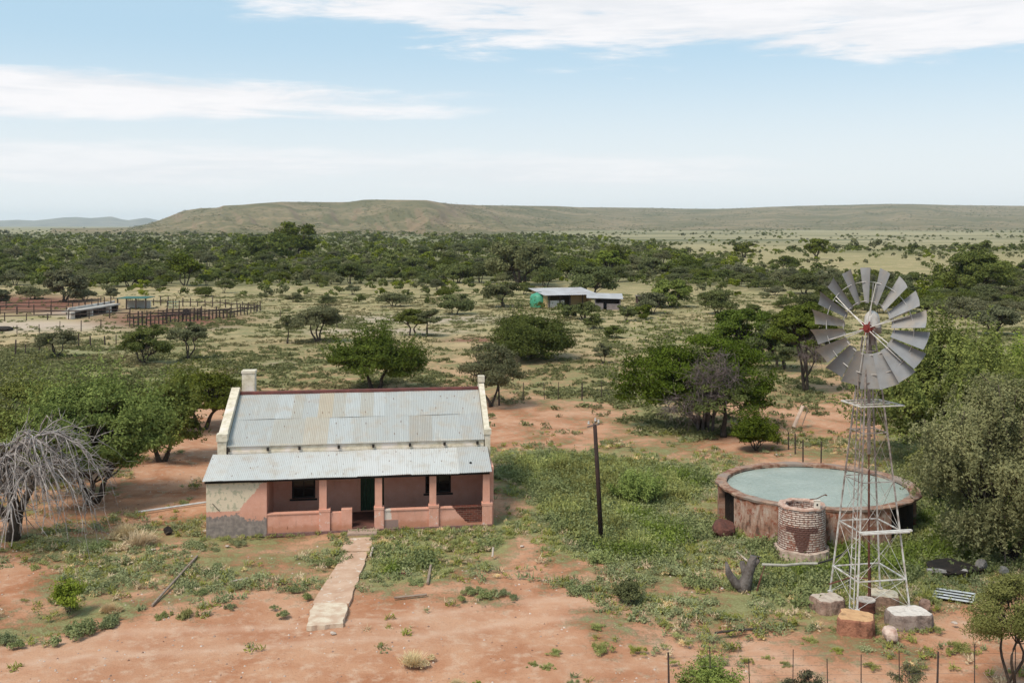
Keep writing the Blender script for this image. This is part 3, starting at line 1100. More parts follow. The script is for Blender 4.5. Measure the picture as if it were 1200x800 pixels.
def corrugated(name, u0, u1, va, za, vb, zb, sheets, nv=8, pitch=0.076, amp=0.011, parent=None, sag=0.0, ragged=0.0, seed=1, sh=True):
    """sheets: rows (from the eave up) of (u_end, colour)"""
    rs = np.random.RandomState(seed)
    L = math.hypot(vb - va, zb - za)
    tv, tz = (vb - va) / L, (zb - za) / L
    nu = int((u1 - u0) / pitch * 6)
    verts, faces, cols = [], [], []
    rows = len(sheets)
    b_ = 0
    for r, row in enumerate(sheets):
        s0 = L * r / rows - (0.08 if r else 0)
        s1 = L * (r + 1) / rows
        lift = 0.012 * r
        ends = [e for e, _ in row]
        for i in range(nu + 1):
            u = u0 + (u1 - u0) * i / nu
            k = int(np.searchsorted(ends, u))
            k = min(k, len(row) - 1)
            rg = (rs_off[k] if r == 0 and ragged else 0.0) if False else 0.0
            for j in range(nv + 1):
                s = s0 + (s1 - s0) * j / nv
                hgt = amp * math.sin(2 * math.pi * (u - u0) / pitch) + lift + 0.012 * math.sin(u * 1.7 + r * 2 + s) * sag + (k % 2) * 0.004
                e = ragged * math.sin(k * 2.399 + 1) if (j == 0 and r == 0) else 0.0
                v_ = va + tv * (s + e) - tz * hgt
                z_ = za + tz * (s + e) + tv * hgt
                verts.append((u + (SH * v_ if sh else 0), v_, z_))
        for i in range(nu):
            u = u0 + (u1 - u0) * (i + 0.5) / nu
            k = min(int(np.searchsorted(ends, u)), len(row) - 1)
            for j in range(nv):
                a = b_ + i * (nv + 1) + j
                faces.append((a, a + nv + 1, a + nv + 2, a + 1))
                cols.append(row[k][1])
        b_ += (nu + 1) * (nv + 1)
    me = bpy.data.meshes.new(name)
    me.from_pydata(verts, [], faces)
    at = me.attributes.new('sheet', 'FLOAT_COLOR', 'FACE')
    at.data.foreach_set('color', np.array([(*c, 1) for c in cols], np.float32).ravel())
    me.polygons.foreach_set('use_smooth', np.ones(len(faces), dtype=bool))
    me.materials.append(iron)
    o = bpy.data.objects.new(name, me)
    COL.objects.link(o)
    if parent: o.parent = parent
    return o


BG = (0.36, 0.365, 0.355); BL = (0.395, 0.405, 0.40); TN = (0.36, 0.345, 0.31); RS = (0.39, 0.335, 0.26); GT = (0.37, 0.37, 0.355); BR = (0.32, 0.30, 0.27); GY = (0.34, 0.345, 0.34)


def ux(zx, v):       # column in the enlarged view of the roof -> u
    return hu(220 + zx / 3.158, v)


low_row = [(ux(310, 3), BG), (ux(362, 3), TN), (ux(430, 3), TN), (ux(520, 3), (0.39, 0.35, 0.29)), (ux(610, 3), BL), (ux(700, 3), GT), (ux(820, 3), BG), (ux(905, 3), BR), (ux(1005, 3), BG), (99, GY)]
up_row = [(ux(255, 5), BG), (ux(330, 5), GT), (ux(390, 5), BL), (ux(430, 5), TN), (ux(485, 5), BG), (ux(540, 5), RS), (ux(585, 5), TN), (ux(640, 5), BL), (ux(688, 5), TN), (ux(730, 5), BL), (ux(780, 5), BG), (ux(830, 5), GT), (ux(880, 5), BG), (ux(1000, 5), BG), (99, GT)]
corrugated('main_roof', 0.44, UMAX - 0.24, WV - 0.08, ZE + 0.0, VR, ZR, [low_row, up_row], sag=0.6, parent=house)
corrugated('rear_roof', 0.44, UMAX - 0.24, VB + 0.3, 3.0, VR, ZR, [[(99, BG)], [(99, BG)]], parent=house, amp=-0.011)
VP = (0.48, 0.475, 0.46)
vr = [(hu(262), VP), (hu(338), (0.45, 0.45, 0.44)), (hu(419), VP), (hu(482), (0.50, 0.49, 0.475)), (hu(538), VP), (99, (0.38, 0.38, 0.37))]
corrugated('verandah_roof', -0.12, UMAX - 0.12, -0.22, 2.215, WV - 0.085, 2.76, [vr], sag=1.0, ragged=0.03, amp=0.010, parent=house)
b = HB()
b.tube([(0.44, VR, ZR + .02), (UMAX - .24, VR, ZR + .02)], 0.07, 8)
b.box(0.44, UMAX - .24, VR - .16, VR - .05, ZR - .045, ZR + .005)
b.box(0.44, UMAX - .24, VR + .05, VR + .16, ZR - .045, ZR + .005)
b.build('ridge_cap', simple('oxide red ridge', (0.17, 0.055, 0.045), (0.10, 0.04, 0.035), 3, 0.7), house)
for px_ in (268, 314, 351, 397, 437.5, 480.5, 521, 559.5):
    b = HB(); u_ = hu(px_, WV - .1); b.box(u_ - .05, u_ + .05, WV - .16, WV - .074, 2.87, 3.0)
    b.build('rafter_end', frame_mat, house)
b = HB()
b.box(-0.05, UMAX - .2, -0.10, -0.02, 2.10, 2.17)
for k in range(7):
    u_ = 2.6 + k * 1.45
    b.box(u_, u_ + .06, -0.02, WV - .02, 2.185, 2.188)
b.build('verandah_beam', frame_mat, house)
# sheet dents / missing bolt hole on the verandah roof
b = HB()
uu_ = hu(551.5, 0.6); b.tube([(uu_, 0.62, 2.425), (uu_, 0.61, 2.44)], 0.055, 10)
b.build('rust_hole', dark_mat, house)
# rusty stick stuck on the wing wall
b = HB(); b.bar((hu(249), -0.012, 1.30), (hu(257.5), -0.012, 0.98), 0.03, 0.015)
b.build('wall_crack', simple('crack', (0.09, 0.07, 0.06)), house)

# footpath in front of the door -------------------------------------------------
def ground_prism(name, pix, h, mat, kind=None, z0=-0.08, seed=0, sub=6, rough_=0.03):
    rs = np.random.RandomState(seed)
    P = [ground(x, y) for x, y in pix]
    Q = []
    for i in range(len(P)):
        a, c = P[i], P[(i + 1) % len(P)]
        for k in range(sub):
            p = a.lerp(c, k / sub)
            Q.append((p.x + rs.uniform(-1, 1) * rough_, p.y + rs.uniform(-1, 1) * rough_))
    n = len(Q)
    b = MB()
    b.add([(x, y, z0) for x, y in Q] + [(x, y, h) for x, y in Q], [tuple(range(n))[::-1], tuple(range(n, 2 * n))] + [(i, (i + 1) % n, n + (i + 1) % n, n + i) for i in range(n)])
    o = b.build(name, mat)
    if kind: o['kind'] = kind
    return o


path_m = simple('old cement path', (0.53, 0.36, 0.26), (0.42, 0.255, 0.17), 1.6, 0.95, bump=0.5, bscale=8, c3=(0.60, 0.54, 0.46), c3s=3, c3lo=.56)
path_w = simple('pale cement slab', (0.62, 0.52, 0.40), (0.46, 0.31, 0.22), 2.8, 0.95, bump=0.7, bscale=10)
ground_prism('path', [(366, 708), (404, 648), (432, 647), (424, 668), (409, 708)], 0.03, path_m, 'structure', seed=1)
ground_prism('path', [(357, 736), (367, 709), (408, 709), (402, 733)], 0.075, path_w, 'structure', seed=4, rough_=.06)
ground_prism('path', [(396, 646), (410, 630), (437, 629), (433, 645)], 0.01, path_m, 'structure', seed=3)

# ------------------------------------------------------------------ reservoir
TC = (12.72, 44.6)
TR = 4.08
tank = empty('round_reservoir', (*TC, 0), 'wide round plastered farm dam filled with milky water', 'reservoir')


def tank_mat(name, kind):
    m_, h, o = new_mat(name)
    p = h.node('ShaderNodeBsdfPrincipled')
    vec = h.node('ShaderNodeTexCoord').outputs['Object']
    x, y, z = h.sep(vec)
    n0 = h.noise(vec, 0.9, 6, 0.6)
    n1_ = h.noise(vec, 3.5, 7, 0.7)
    ang = h.math('ARCTAN2', y, x)
    st = h.noise(h.comb(h.math('MULTIPLY', ang, 9.0), h.math('MULTIPLY', z, 0.7), 0.0), 2.0, 6, 0.65)
    if kind == 'wall':
        c = h.mix(h.smooth(n0, 0.35, 0.65), (0.36, 0.225, 0.165), (0.27, 0.14, 0.095))
        c = h.mix(h.math('MULTIPLY', h.smooth(st, 0.48, 0.66), 0.75), c, (0.46, 0.37, 0.31))
        c = h.mix(h.math('MULTIPLY', h.smooth(st, 0.48, 0.36), 0.85), c, (0.085, 0.05, 0.038))
        c = h.mix(h.math('MULTIPLY', h.smooth(n1_, 0.52, 0.62), 0.85), c, (0.23, 0.07, 0.04))
        top = h.smooth(h.math('ADD', z, h.math('MULTIPLY', h.math('SUBTRACT', n1_, .5), .6)), 1.15, 1.4)
        c = h.mix(h.math('MULTIPLY', top, 0.6), c, (0.25, 0.085, 0.045))
    elif kind == 'rim':
        c = h.mix(h.smooth(n1_, 0.4, 0.6), (0.34, 0.225, 0.165), (0.19, 0.085, 0.055))
        c = h.mix(h.smooth(n0, 0.45, 0.6), c, (0.27, 0.21, 0.175))
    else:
        c = h.mix(h.smooth(n1_, 0.35, 0.7), (0.012, 0.009, 0.008), (0.03, 0.018, 0.014))  # deep shade of the wall bays painted in as near-black
    h.put(p.inputs['Base Color'], c)
    p.inputs['Roughness'].default_value = 0.92
    p.inputs['Specular IOR Level'].default_value = 0.12
    b = h.node('ShaderNodeBump')
    b.inputs['Strength'].default_value = 0.8
    b.inputs['Distance'].default_value = 0.06
    h.link(n1_, b.inputs['Height'])
    h.link(b.outputs[0], p.inputs['Normal'])
    h.link(p.outputs[0], o.inputs[0])
    return m_


TMw, TMr, TMd = tank_mat('tank plaster', 'wall'), tank_mat('tank rim', 'rim'), tank_mat('painted shade recess', 'dark')
rsw = np.random.RandomState(3)
RA = R(-36), R(8)          # recessed bay on the right
LA = R(187), R(215)        # recessed bay on the left
b = MB()                   # plastered skin, open at the two bays
pr = [(TR - .28, -0.1), (TR - .28, 1.40), (TR - .03, 1.40), (TR - .03, -0.1)]
b.lathe(pr, 70, 0, R(-6), R(179))
b.lathe(pr, 42, 0, R(202), R(297.5))
b.build('tank_wall', TMw, tank, smooth=False)
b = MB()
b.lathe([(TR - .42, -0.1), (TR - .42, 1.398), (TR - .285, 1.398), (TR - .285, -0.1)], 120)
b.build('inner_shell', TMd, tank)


def wobr(r, z, a):
    k = 0.03 * math.sin(a * 9) + 0.025 * math.sin(a * 23 + 1) + 0.02 * math.sin(a * 41 + 2)
    return (r + (k if r > TR - .1 else k * 0.3), z + 0.012 * math.sin(a * 17) * (z > 1.45))


b = MB()
b.lathe([(TR - .425, 1.20), (TR - .41, 1.50), (TR - .36, 1.515), (TR - .02, 1.52), (TR + .03, 1.49), (TR + .01, 1.405), (TR - .40, 1.40), (TR - .425, 1.20)], 160, wob=wobr)
b.build('tank_rim', TMr, tank)
# milky water
m_, h, o_ = new_mat('milky dam water')
p = h.node('ShaderNodeBsdfPrincipled')
vec = h.node('ShaderNodeTexCoord').outputs['Object']
n0 = h.noise(vec, 0.5, 4, 0.5)
h.put(p.inputs['Base Color'], h.mix(h.smooth(n0, 0.3, 0.7), (0.27, 0.315, 0.275), (0.35, 0.385, 0.335)))
p.inputs['Roughness'].default_value = 0.2
p.inputs['IOR'].default_value = 1.33
p.inputs['Specular IOR Level'].default_value = 0.5
bp = h.node('ShaderNodeBump'); bp.inputs['Strength'].default_value = 0.9; bp.inputs['Distance'].default_value = 0.05
h.link(h.noise(h.comb(h.math('MULTIPLY', h.sep(vec)[0], 2.2), h.math('MULTIPLY', h.sep(vec)[1], 1.0), 0.0), 3.2, 5, 0.65, 0.8), bp.inputs['Height'])
h.link(bp.outputs[0], p.inputs['Normal'])
h.link(p.outputs[0], o_.inputs[0])
b = MB()
n = 96
b.add([(TC[0] + (TR - .43) * math.cos(2 * math.pi * k / n), TC[1] + (TR - .43) * math.sin(2 * math.pi * k / n), 1.37) for k in range(n)], [tuple(range(n))])
wt = b.build('water', m_)
wt['kind'] = 'structure'

# brick header tank in front ------------------------------------------------------
BC = (10.87, 40.0)
bt = empty('brick_header_tank', (*BC, 0), 'small round whitewashed brick tank built against the dam wall', 'brick tank')
m_, h, o_ = new_mat('flaking whitewashed brick')
p = h.node('ShaderNodeBsdfPrincipled')
vec = h.node('ShaderNodeTexCoord').outputs['Object']
x, y, z = h.sep(vec)
ang = h.math('ARCTAN2', x, h.math('MULTIPLY', y, -1.0))
brv = h.comb(h.math('MULTIPLY', ang, 0.86), z, 0.0)
br = h.node('ShaderNodeTexBrick')
h.link(brv, br.inputs['Vector'])
br.inputs['Scale'].default_value = 1.0
br.inputs['Brick Width'].default_value = 0.30
br.inputs['Row Height'].default_value = 0.082
br.inputs['Mortar Size'].default_value = 0.016
br.inputs['Color1'].default_value = (0.56, 0.46, 0.40, 1)
br.inputs['Color2'].default_value = (0.42, 0.28, 0.225, 1)
br.inputs['Mortar'].default_value = (0.13, 0.06, 0.042, 1)
n0 = h.noise(vec, 2.3, 7, 0.65)
n1_ = h.noise(vec, 8.0, 5, 0.7)
red = h.smooth(h.math('ADD', h.math('MULTIPLY', n0, .6), h.math('MULTIPLY', n1_, .4)), 0.51, 0.58)
c = h.mix(h.smooth(n1_, .35, .65), (0.60, 0.50, 0.44), (0.44, 0.31, 0.255))
c = h.mix(br.outputs['Fac'], c, (0.15, 0.07, 0.05))
c = h.mix(h.math('MULTIPLY', red, 0.8), c, (0.22, 0.075, 0.045))
# the bare T shaped stain
nz_ = h.math('MULTIPLY', h.math('SUBTRACT', n1_, .5), .22)
aa = h.math('ABSOLUTE', h.math('ADD', h.math('SUBTRACT', ang, -0.26), nz_))
zs_ = h.math('ADD', z, nz_)
t1 = h.math('MULTIPLY', h.smooth(aa, 0.78, 0.70), h.math('MULTIPLY', h.smooth(zs_, 0.96, 1.0), h.smooth(zs_, 1.22, 1.16)))
t2 = h.math('MULTIPLY', h.smooth(h.math('SUBTRACT', aa, h.math('MULTIPLY', zs_, 0.28)), 0.12, 0.06), h.math('MULTIPLY', h.smooth(zs_, 0.25, 0.3), h.smooth(zs_, 1.06, 1.0)))
c = h.mix(h.math('MULTIPLY', h.math('MAXIMUM', t1, t2), 0.9), c, (0.085, 0.028, 0.02))
h.put(p.inputs['Base Color'], c)
p.inputs['Roughness'].default_value = 0.9
bp = h.node('ShaderNodeBump'); bp.inputs['Strength'].default_value = 0.8; bp.inputs['Distance'].default_value = 0.02
h.link(br.outputs['Fac'], bp.inputs['Height']); bp.invert = True
h.link(bp.outputs[0], p.inputs['Normal'])
h.link(p.outputs[0], o_.inputs[0])
brick_m = m_
b = MB(); b.smooth = False
def wb(r, z, a):
    row = int(max(z, 0) / 0.078)
    return (r + 0.006 * math.sin(a * 31 + row * 2.1) + 0.004 * math.sin(row * 12.9), z)
prof = [(0.88, -0.1)] + [(0.895 - 0.012 * (k % 2) - 0.05 * (k / 46.0), 0.02 + k * 0.039) for k in range(46)] + [(0.62, 1.80), (0.62, 1.0)]
b.lathe(prof, 72, wob=wb)
b.build('brick_wall', brick_m, bt)
b = MB()
def wob2(r, z, a):
    return (r + 0.025 * math.sin(a * 7 + 1) + 0.02 * math.sin(a * 19), z + 0.02 * math.sin(a * 5) * (z > .1))
b.lathe([(0.90, -0.1), (1.02, -0.1), (1.0, 0.26), (0.90, 0.30)], 64, wob=wob2)
b.build('footing', simple('crumbling cement footing', (0.48, 0.38, 0.31), (0.30, 0.20, 0.16), 5, .9, bump=.7), bt)
b = MB()
b.lathe([(0.60, 1.80), (0.60, 1.86), (0.72, 1.90), (0.86, 1.87), (0.88, 1.81), (0.86, 1.80), (0.60, 1.80)], 64, wob=lambda r, z, a: (r + .012 * math.sin(a * 11), z + .012 * math.sin(a * 8)))
b.build('rim', simple('flaking rim', (0.52, 0.39, 0.32), (0.36, 0.20, 0.15), 7, .9, bump=.5), bt)
b = MB(); b.lathe([(0.0, 1.05), (0.62, 1.05)], 40)
b.build('floor', simple('rust silt', (0.12, 0.05, 0.035), (0.07, 0.03, 0.02), 4, .9), bt)
fl = empty('float_valve_box', (BC[0] + 0.38, BC[1] - 0.66, 1.86), 'small white metal float valve box on the brick tank rim', 'valve box', R(-8))
b = MB(); b.box(-.11, .11, -.07, .07, 0.0, .30); b.box(-.12, .12, -.08, .08, .30, .32)
b.build('box', simple('chalky white metal', (0.68, 0.62, 0.55), (0.55, 0.46, 0.38), 6, .7), fl)
b = MB(); b.box(-.03, .03, -.074, -.071, .12, .20)
b.build('vent', dark_mat, fl)
b = MB(); b.tube([(-.25, .12, .30), (0, .05, .36), (.28, .02, .52)], .018, 6); b.tube([(.28, .02, .52), (.36, .02, .50)], .03, 6)
b.build('lever_arm', simple('rusty iron', (0.13, 0.06, 0.04), (0.08, 0.04, 0.03), 9, .8), fl)

# ------------------------------------------------------------------ windmill
galv = simple('galvanised steel', (0.58, 0.56, 0.54), (0.42, 0.38, 0.35), 7, 0.5, 0.15, spec=.4, c3=(0.34, 0.24, 0.19), c3s=3.0, c3lo=.6, c3hi=.75)
galv_dark = simple('brown weathered steel', (0.20, 0.145, 0.125), (0.30, 0.25, 0.225), 5, 0.6, 0.1)
rust = simple('rusty pipe', (0.17, 0.06, 0.04), (0.10, 0.04, 0.03), 8, 0.85)
redp = simple('red painted casting', (0.20, 0.026, 0.022), (0.15, 0.025, 0.02), 9, 0.6)
white_p = simple('bleached white plank', (0.60, 0.57, 0.53), (0.42, 0.37, 0.33), 9, 0.7)
WC = Vector((11.41, 34.1, 0.0))
mill = empty('windmill', WC, 'tall steel farm windpump with many grey blades standing beside the dam', 'windmill', R(10.5))
ZB, ZTOP = 0.38, 8.75
HB0, HT0 = 0.885, 0.14       # half side at the bottom / top


def half(z):
    return HB0 + (HT0 - HB0) * (z - ZB) / (ZTOP - ZB)


m_, h, om = new_mat('tower steel')
p = h.node('ShaderNodeBsdfPrincipled')
vec = h.node('ShaderNodeTexCoord').outputs['Object']
x, y, z = h.sep(vec)
n0 = h.noise(vec, 6.0, 5, .6)
zz = h.smooth(h.math('ADD', z, h.math('MULTIPLY', n0, 1.6)), 2.6, 5.6)
h.put(p.inputs['Base Color'], h.mix(zz, h.mix(h.smooth(n0, .4, .65), (0.60, 0.58, 0.55), (0.40, 0.34, 0.30)), h.mix(h.smooth(n0, .4, .6), (0.30, 0.25, 0.225), (0.16, 0.12, 0.105))))
p.inputs['Roughness'].default_value = .6
h.link(p.outputs[0], om.inputs[0])
tower_m = m_
corners = [(-1, -1), (1, -1), (1, 1), (-1, 1)]
for (i, j) in corners:
    b = MB()
    pa = (i * half(ZB), j * half(ZB), ZB)
    pm = (i * half(4.6), j * half(4.6), 4.6)
    b.bar(pa, (i * half(ZTOP), j * half(ZTOP), ZTOP), 0.042, 0.042)
    b.box(pa[0] - .06, pa[0] + .06, pa[1] - .06, pa[1] + .06, ZB - .03, ZB + .02)
    b.build('leg', tower_m, mill)
for z in (1.22, 2.72, 4.22, 5.74, 7.3, 8.3):
    b = MB(); h_ = half(z)
    for k in range(4):
        a, c_ = corners[k], corners[(k + 1) % 4]
        b.bar((a[0] * h_, a[1] * h_, z), (c_[0] * h_, c_[1] * h_, z), 0.04 if z < 3 else .028, 0.035 if z < 3 else .025)
    b.build('girt', tower_m, mill)
b = MB()
zs_ = [ZB, 1.22, 2.72, 4.22, 5.74, 7.3]
for z0, z1 in zip(zs_[:-1], zs_[1:]):
    for k in range(4):
        a, c_ = corners[k], corners[(k + 1) % 4]
        b.tube([(a[0] * half(z0), a[1] * half(z0), z0), (c_[0] * half(z1), c_[1] * half(z1), z1)], 0.007, 4)
        b.tube([(c_[0] * half(z0), c_[1] * half(z0), z0), (a[0] * half(z1), a[1] * half(z1), z1)], 0.007, 4)
b.build('brace_wires', tower_m, mill)
# ladder on the left face
b = MB()
def lad(t, s):
    z = 0.05 + t * 7.9
    x = -(HB0 + .03 - (HB0 - HT0) * max(0, (z - ZB)) / (ZTOP - ZB)) - .03
    y = -0.62 * (1 - t) + s
    return (x, y, z)
for s in (-.13, .13):
    b.bar(lad(0, s), lad(1, s), .024, .03)
for k in range(1, 26):
    t = k / 26
    b.bar(lad(t, -.13), lad(t, .13), .016, .016)
b.build('ladder', tower_m, mill)
# platforms
b = MB(); z = 6.62; e = 0.62
for (a, c_) in (((-e, -e), (e + .25, -e)), ((e + .22, -e), (e + .05, e)), ((e, e), (-e, e)), ((-e, e), (-e, -e)), ((-e, -.2), (e, -.2)), ((-e, .2), (e, .2))):
    b.bar((a[0], a[1], z), (c_[0], c_[1], z), .05, .035)
b.build('platform', white_p, mill)
b = MB(); h_ = half(2.72)
b.box(-h_ - .06, h_ + .36, -h_ - .14, -h_ - .03, 2.70, 2.75)
b.box(-h_ - .04, h_ + .20, -h_ - .26, -h_ - .16, 2.70, 2.74)
b.build('work_plank', white_p, mill)
b = MB(); b.tube([(0, 0, 0.3), (0, 0, 4.5)], .035, 8); b.tube([(0.0, 0, 4.5), (0, 0, 8.7)], .022, 6)
b.build('pump_rod', rust, mill)
b = MB(); b.tube([(0, 0, 5.0), (0, 0, 8.9)], .055, 8)
b.build('mast_pipe', galv_dark, mill)
b = MB(); b.tube([(.05, .05, 0.2), (.05, .05, 1.45), ], .05, 8); b.tube([(.05, .05, 1.0), (-.5, .3, .98), (-.9, .9, .6)], .025, 6)
b.build('pump_head', rust, mill)
# head: gearbox with hood, tail bone folded along the wheel
HUB = Vector((11.27, 33.80, 9.04)) - WC
HUBl = Vector((HUB.x * math.cos(R(10.5)) + HUB.y * math.sin(R(10.5)), -HUB.x * math.sin(R(10.5)) + HUB.y * math.cos(R(10.5)), HUB.z))
YAW = R(-45 - 10.5)     # the wheel faces left of the camera
head = bpy.data.objects.new('gearbox', None)
b = MB(); b.smooth = True
b.box(-.16, .16, .12, .62, -.20, .14)
gb = b.build('gearbox', galv_dark, mill)
gb.location = HUBl; gb.rotation_euler = (0, 0, YAW)
b = MB(); b.smooth = True
prof = []
for k in range(7):
    a = math.pi * 0.5 * k / 6
    prof.append((0.235 * math.cos(a) + .001, 0.26 + 0.28 * math.sin(a)))
prof = [(0.25, 0.02), (0.235, 0.26)] + prof[1:]
b.lathe(prof, 24, c=(0, .30))
b.build('hood', simple('pale metal hood', (0.50, 0.48, 0.46), (0.38, 0.33, 0.29), 5, .5), gb)
b = MB(); b.tube([(0, .3, -.2), (0, .35, -.55)], .07, 8)
b.build('turntable', galv_dark, gb)
wheel = None
b = MB()
b.tube([(0, -.10, 0), (0, .14, 0)], .065, 16)
b.tube([(0, -.06, 0), (0, -.03, 0)], .13, 18)
b.tube([(0, .06, 0), (0, .09, 0)], .13, 18)
for k in range(6):
    a = k * math.pi / 3 + .2
    b.bar((0.05 * math.cos(a), -.04, .05 * math.sin(a)), (.26 * math.cos(a), -.03, .22 * math.sin(a)), .045, .04)
wheel = b.build('wheel', redp, mill)
wheel.location = HUBl; wheel.rotation_euler = (0, 0, YAW)
NB = 18
R0, R1 = 0.80, 1.92
b = MB()
for k in range(6):
    a = k * math.pi / 3 + math.radians(22)
    for yy in (-.08, .10):
        b.tube([(.14 * math.cos(a), yy, .14 * math.sin(a)), (1.45 * math.cos(a + (.05 if yy > 0 else -.05)), .02 + (0.1 if yy > 0 else 0), 1.45 * math.sin(a + (.05 if yy > 0 else -.05)))], .017, 6)
b.build('spokes', galv, wheel)
for rr, yy in ((0.86, .045), (1.47, .075)):
    b = MB()
    pts = [(rr * math.cos(t), yy, rr * math.sin(t)) for t in np.linspace(0, 2 * math.pi, 73)]
    b.tube(pts, .013, 5, cap=False)
    b.build('ring', galv, wheel)
blade_m = simple('zinc blade', (0.31, 0.315, 0.325), (0.25, 0.25, 0.255), 2.2, 0.65, 0.0, spec=.2, c3=(0.34, 0.305, 0.27), c3s=1.2, c3lo=.45, c3hi=.7, bump=.12, bscale=5)
_t = blade_m.node_tree
_h = N(_t)
_p = next(n_ for n_ in _t.nodes if n_.type == 'BSDF_PRINCIPLED')
_src = _p.inputs['Base Color'].links[0].from_socket
_obj = next(n_ for n_ in _t.nodes if n_.type == 'TEX_COORD').outputs['Object']
_rust = _h.smooth(_h.noise(_obj, 6.0, 6, .7), .60, .72)
_c = _h.mix(_h.attr('tint').outputs['Fac'], (0.62, 0.63, 0.66), (1.12, 1.08, 1.04))
_c2 = _h.mix(1.0, _src, _c, 'MULTIPLY')
_h.put(_p.inputs['Base Color'], _h.mix(_h.math('MULTIPLY', _rust, .45), _c2, (0.20, 0.12, 0.08)))
PITCH = R(-33)
for k in range(NB):
    th = 2 * math.pi * (k + 0.12) / NB + math.pi / 2
    er = Vector((math.cos(th), 0, math.sin(th)))
    et = Vector((-math.sin(th), 0, math.cos(th)))
    ey = Vector((0, 1, 0))
    b = MB(); b.smooth = True
    V = []
    nr, nw = 6, 6
    for layer in (0, 1):
        for i in range(nr + 1):
            r = R0 + (R1 - R0) * i / nr
            wd = 0.26 + 0.36 * i / nr
            for j in range(nw + 1):
                s = (j / nw - .5)
                curve = 0.10 * wd * (1 - 4 * s * s)
                d = et * math.cos(PITCH) - ey * math.sin(PITCH)
                nn = ey * math.cos(PITCH) + et * math.sin(PITCH)
                V.append(er * r + d * (s * wd) + nn * (curve + layer * .004))
    m1_ = (nr + 1) * (nw + 1)
    fs = []
    for i in range(nr):
        for j in range(nw):
            a = i * (nw + 1) + j
            fs.append((a, a + 1, a + nw + 2, a + nw + 1))
            fs.append((m1_ + a, m1_ + a + nw + 1, m1_ + a + nw + 2, m1_ + a + 1))
    b.add(V, fs)
    b.tint = [np.full(b.n, float(np.random.RandomState(500 + k).rand()), np.float32)]
    b.build('blade', blade_m, wheel)

# pedestal blocks under the legs
def block(px, py, zt, w_, d_, mats, label, seed, rz, name='concrete_block', cat='concrete block', top=None):
    Y = F * (HC - zt) / (py - HOR)
    X = (px - 600) * Y / F
    rs = np.random.RandomState(seed)
    b = MB(); b.smooth = False
    n = 20
    rings = []
    for (f, z) in ((1.06, -.12), (1.03, zt * .4), (1.0, zt * .85), (0.95, zt * .98), (0.80, zt), ):
        ring = []
        for k in range(n):
            a = 2 * math.pi * k / n
            ca, sa = math.cos(a), math.sin(a)
            q = (abs(ca) ** 7 + abs(sa) ** 7) ** (-1 / 7.)
            j = 1 + 0.05 * math.sin(3 * a + seed) + 0.035 * math.sin(7 * a + seed * 2) + rs.uniform(-.02, .02)
            ring.append((w_ / 2 * f * q * ca * j, d_ / 2 * f * q * sa * j, z + rs.uniform(-.012, .012)))
        rings.append(ring)
    V = [p for r in rings for p in r] + [(0, 0, zt)]
    fs = [(r * n + k, r * n + (k + 1) % n, (r + 1) * n + (k + 1) % n, (r + 1) * n + k) for r in range(len(rings) - 1) for k in range(n)]
    b.add(V, fs)
    b.f += [((len(rings) - 1) * n + k, (len(rings) - 1) * n + (k + 1) % n, len(V) - 1) for k in range(n)]
    b.mi += [1 if top else 0] * n
    if top:
        # flat top ring too
        for q in range(len(rings) - 2, len(rings) - 1):
            for k in range(n):
                b.mi[q * n + k] = 1
    o = b.build(name, [mats] + ([top] if top else []))
    o.location = (X, Y, 0); o.rotation_euler = (0, 0, rz)
    return tag(o, label, cat, 'blocks carrying the windmill legs')


def conc(name, a, b_, **k): return simple(name, a, b_, 4, .95, bump=1.0, bscale=7, bd=.06, c3=tuple(x * .55 for x in b_), c3s=2.6, c3lo=.5, c3hi=.66, **k)
block(970.5, 699, .36, .92, .85, conc('brown concrete', (.34, .23, .18), (.24, .15, .115)), 'brownish concrete block under the back left windmill leg', 1, R(14), top=conc('grey top', (.50, .42, .35), (.40, .31, .25)))
block(1003, 720, .48, 1.02, 1.0, conc('rust red concrete', (.37, .165, .10), (.28, .12, .075)), 'rust orange concrete block, nearest under the windmill legs', 2, R(-24), top=conc('orange top', (.58, .35, .18), (.48, .27, .14)))
block(1035, 694, .34, .95, .85, conc('tan concrete', (.38, .24, .17), (.28, .17, .12)), 'block with pale yellow top behind the rusty drum', 3, R(-22), top=conc('cream top', (.66, .56, .42), (.56, .44, .31)))
block(1064.5, 715, .40, 1.25, .95, conc('grey concrete', (.32, .25, .215), (.23, .17, .145)), 'largest whitish concrete block under the right windmill leg', 4, R(6), top=conc('white top', (.64, .58, .53), (.54, .47, .42)))
g = ground(1018, 722)
t_ = empty('well_casing_drum', (g.x, g.y + .28, 0), 'short rusty drum with a white lid between the windmill legs', 'drum')
b = MB(); b.lathe([(0.29, -.05), (0.30, .1), (0.285, .11), (0.285, .28), (0.30, .29), (0.29, .42), (0.0, .42)], 28)
b.build('shell', rust, t_)
b = MB(); b.lathe([(0.0, .422), (0.30, .422), (0.30, .455), (0.0, .458)], 28); b.lathe([(0.0, .45), (0.05, .45), (.05, .52), (0, .53)], 10)
b.build('lid', simple('whitish lid', (.60, .52, .46), (.45, .36, .31), 6, .8), t_)

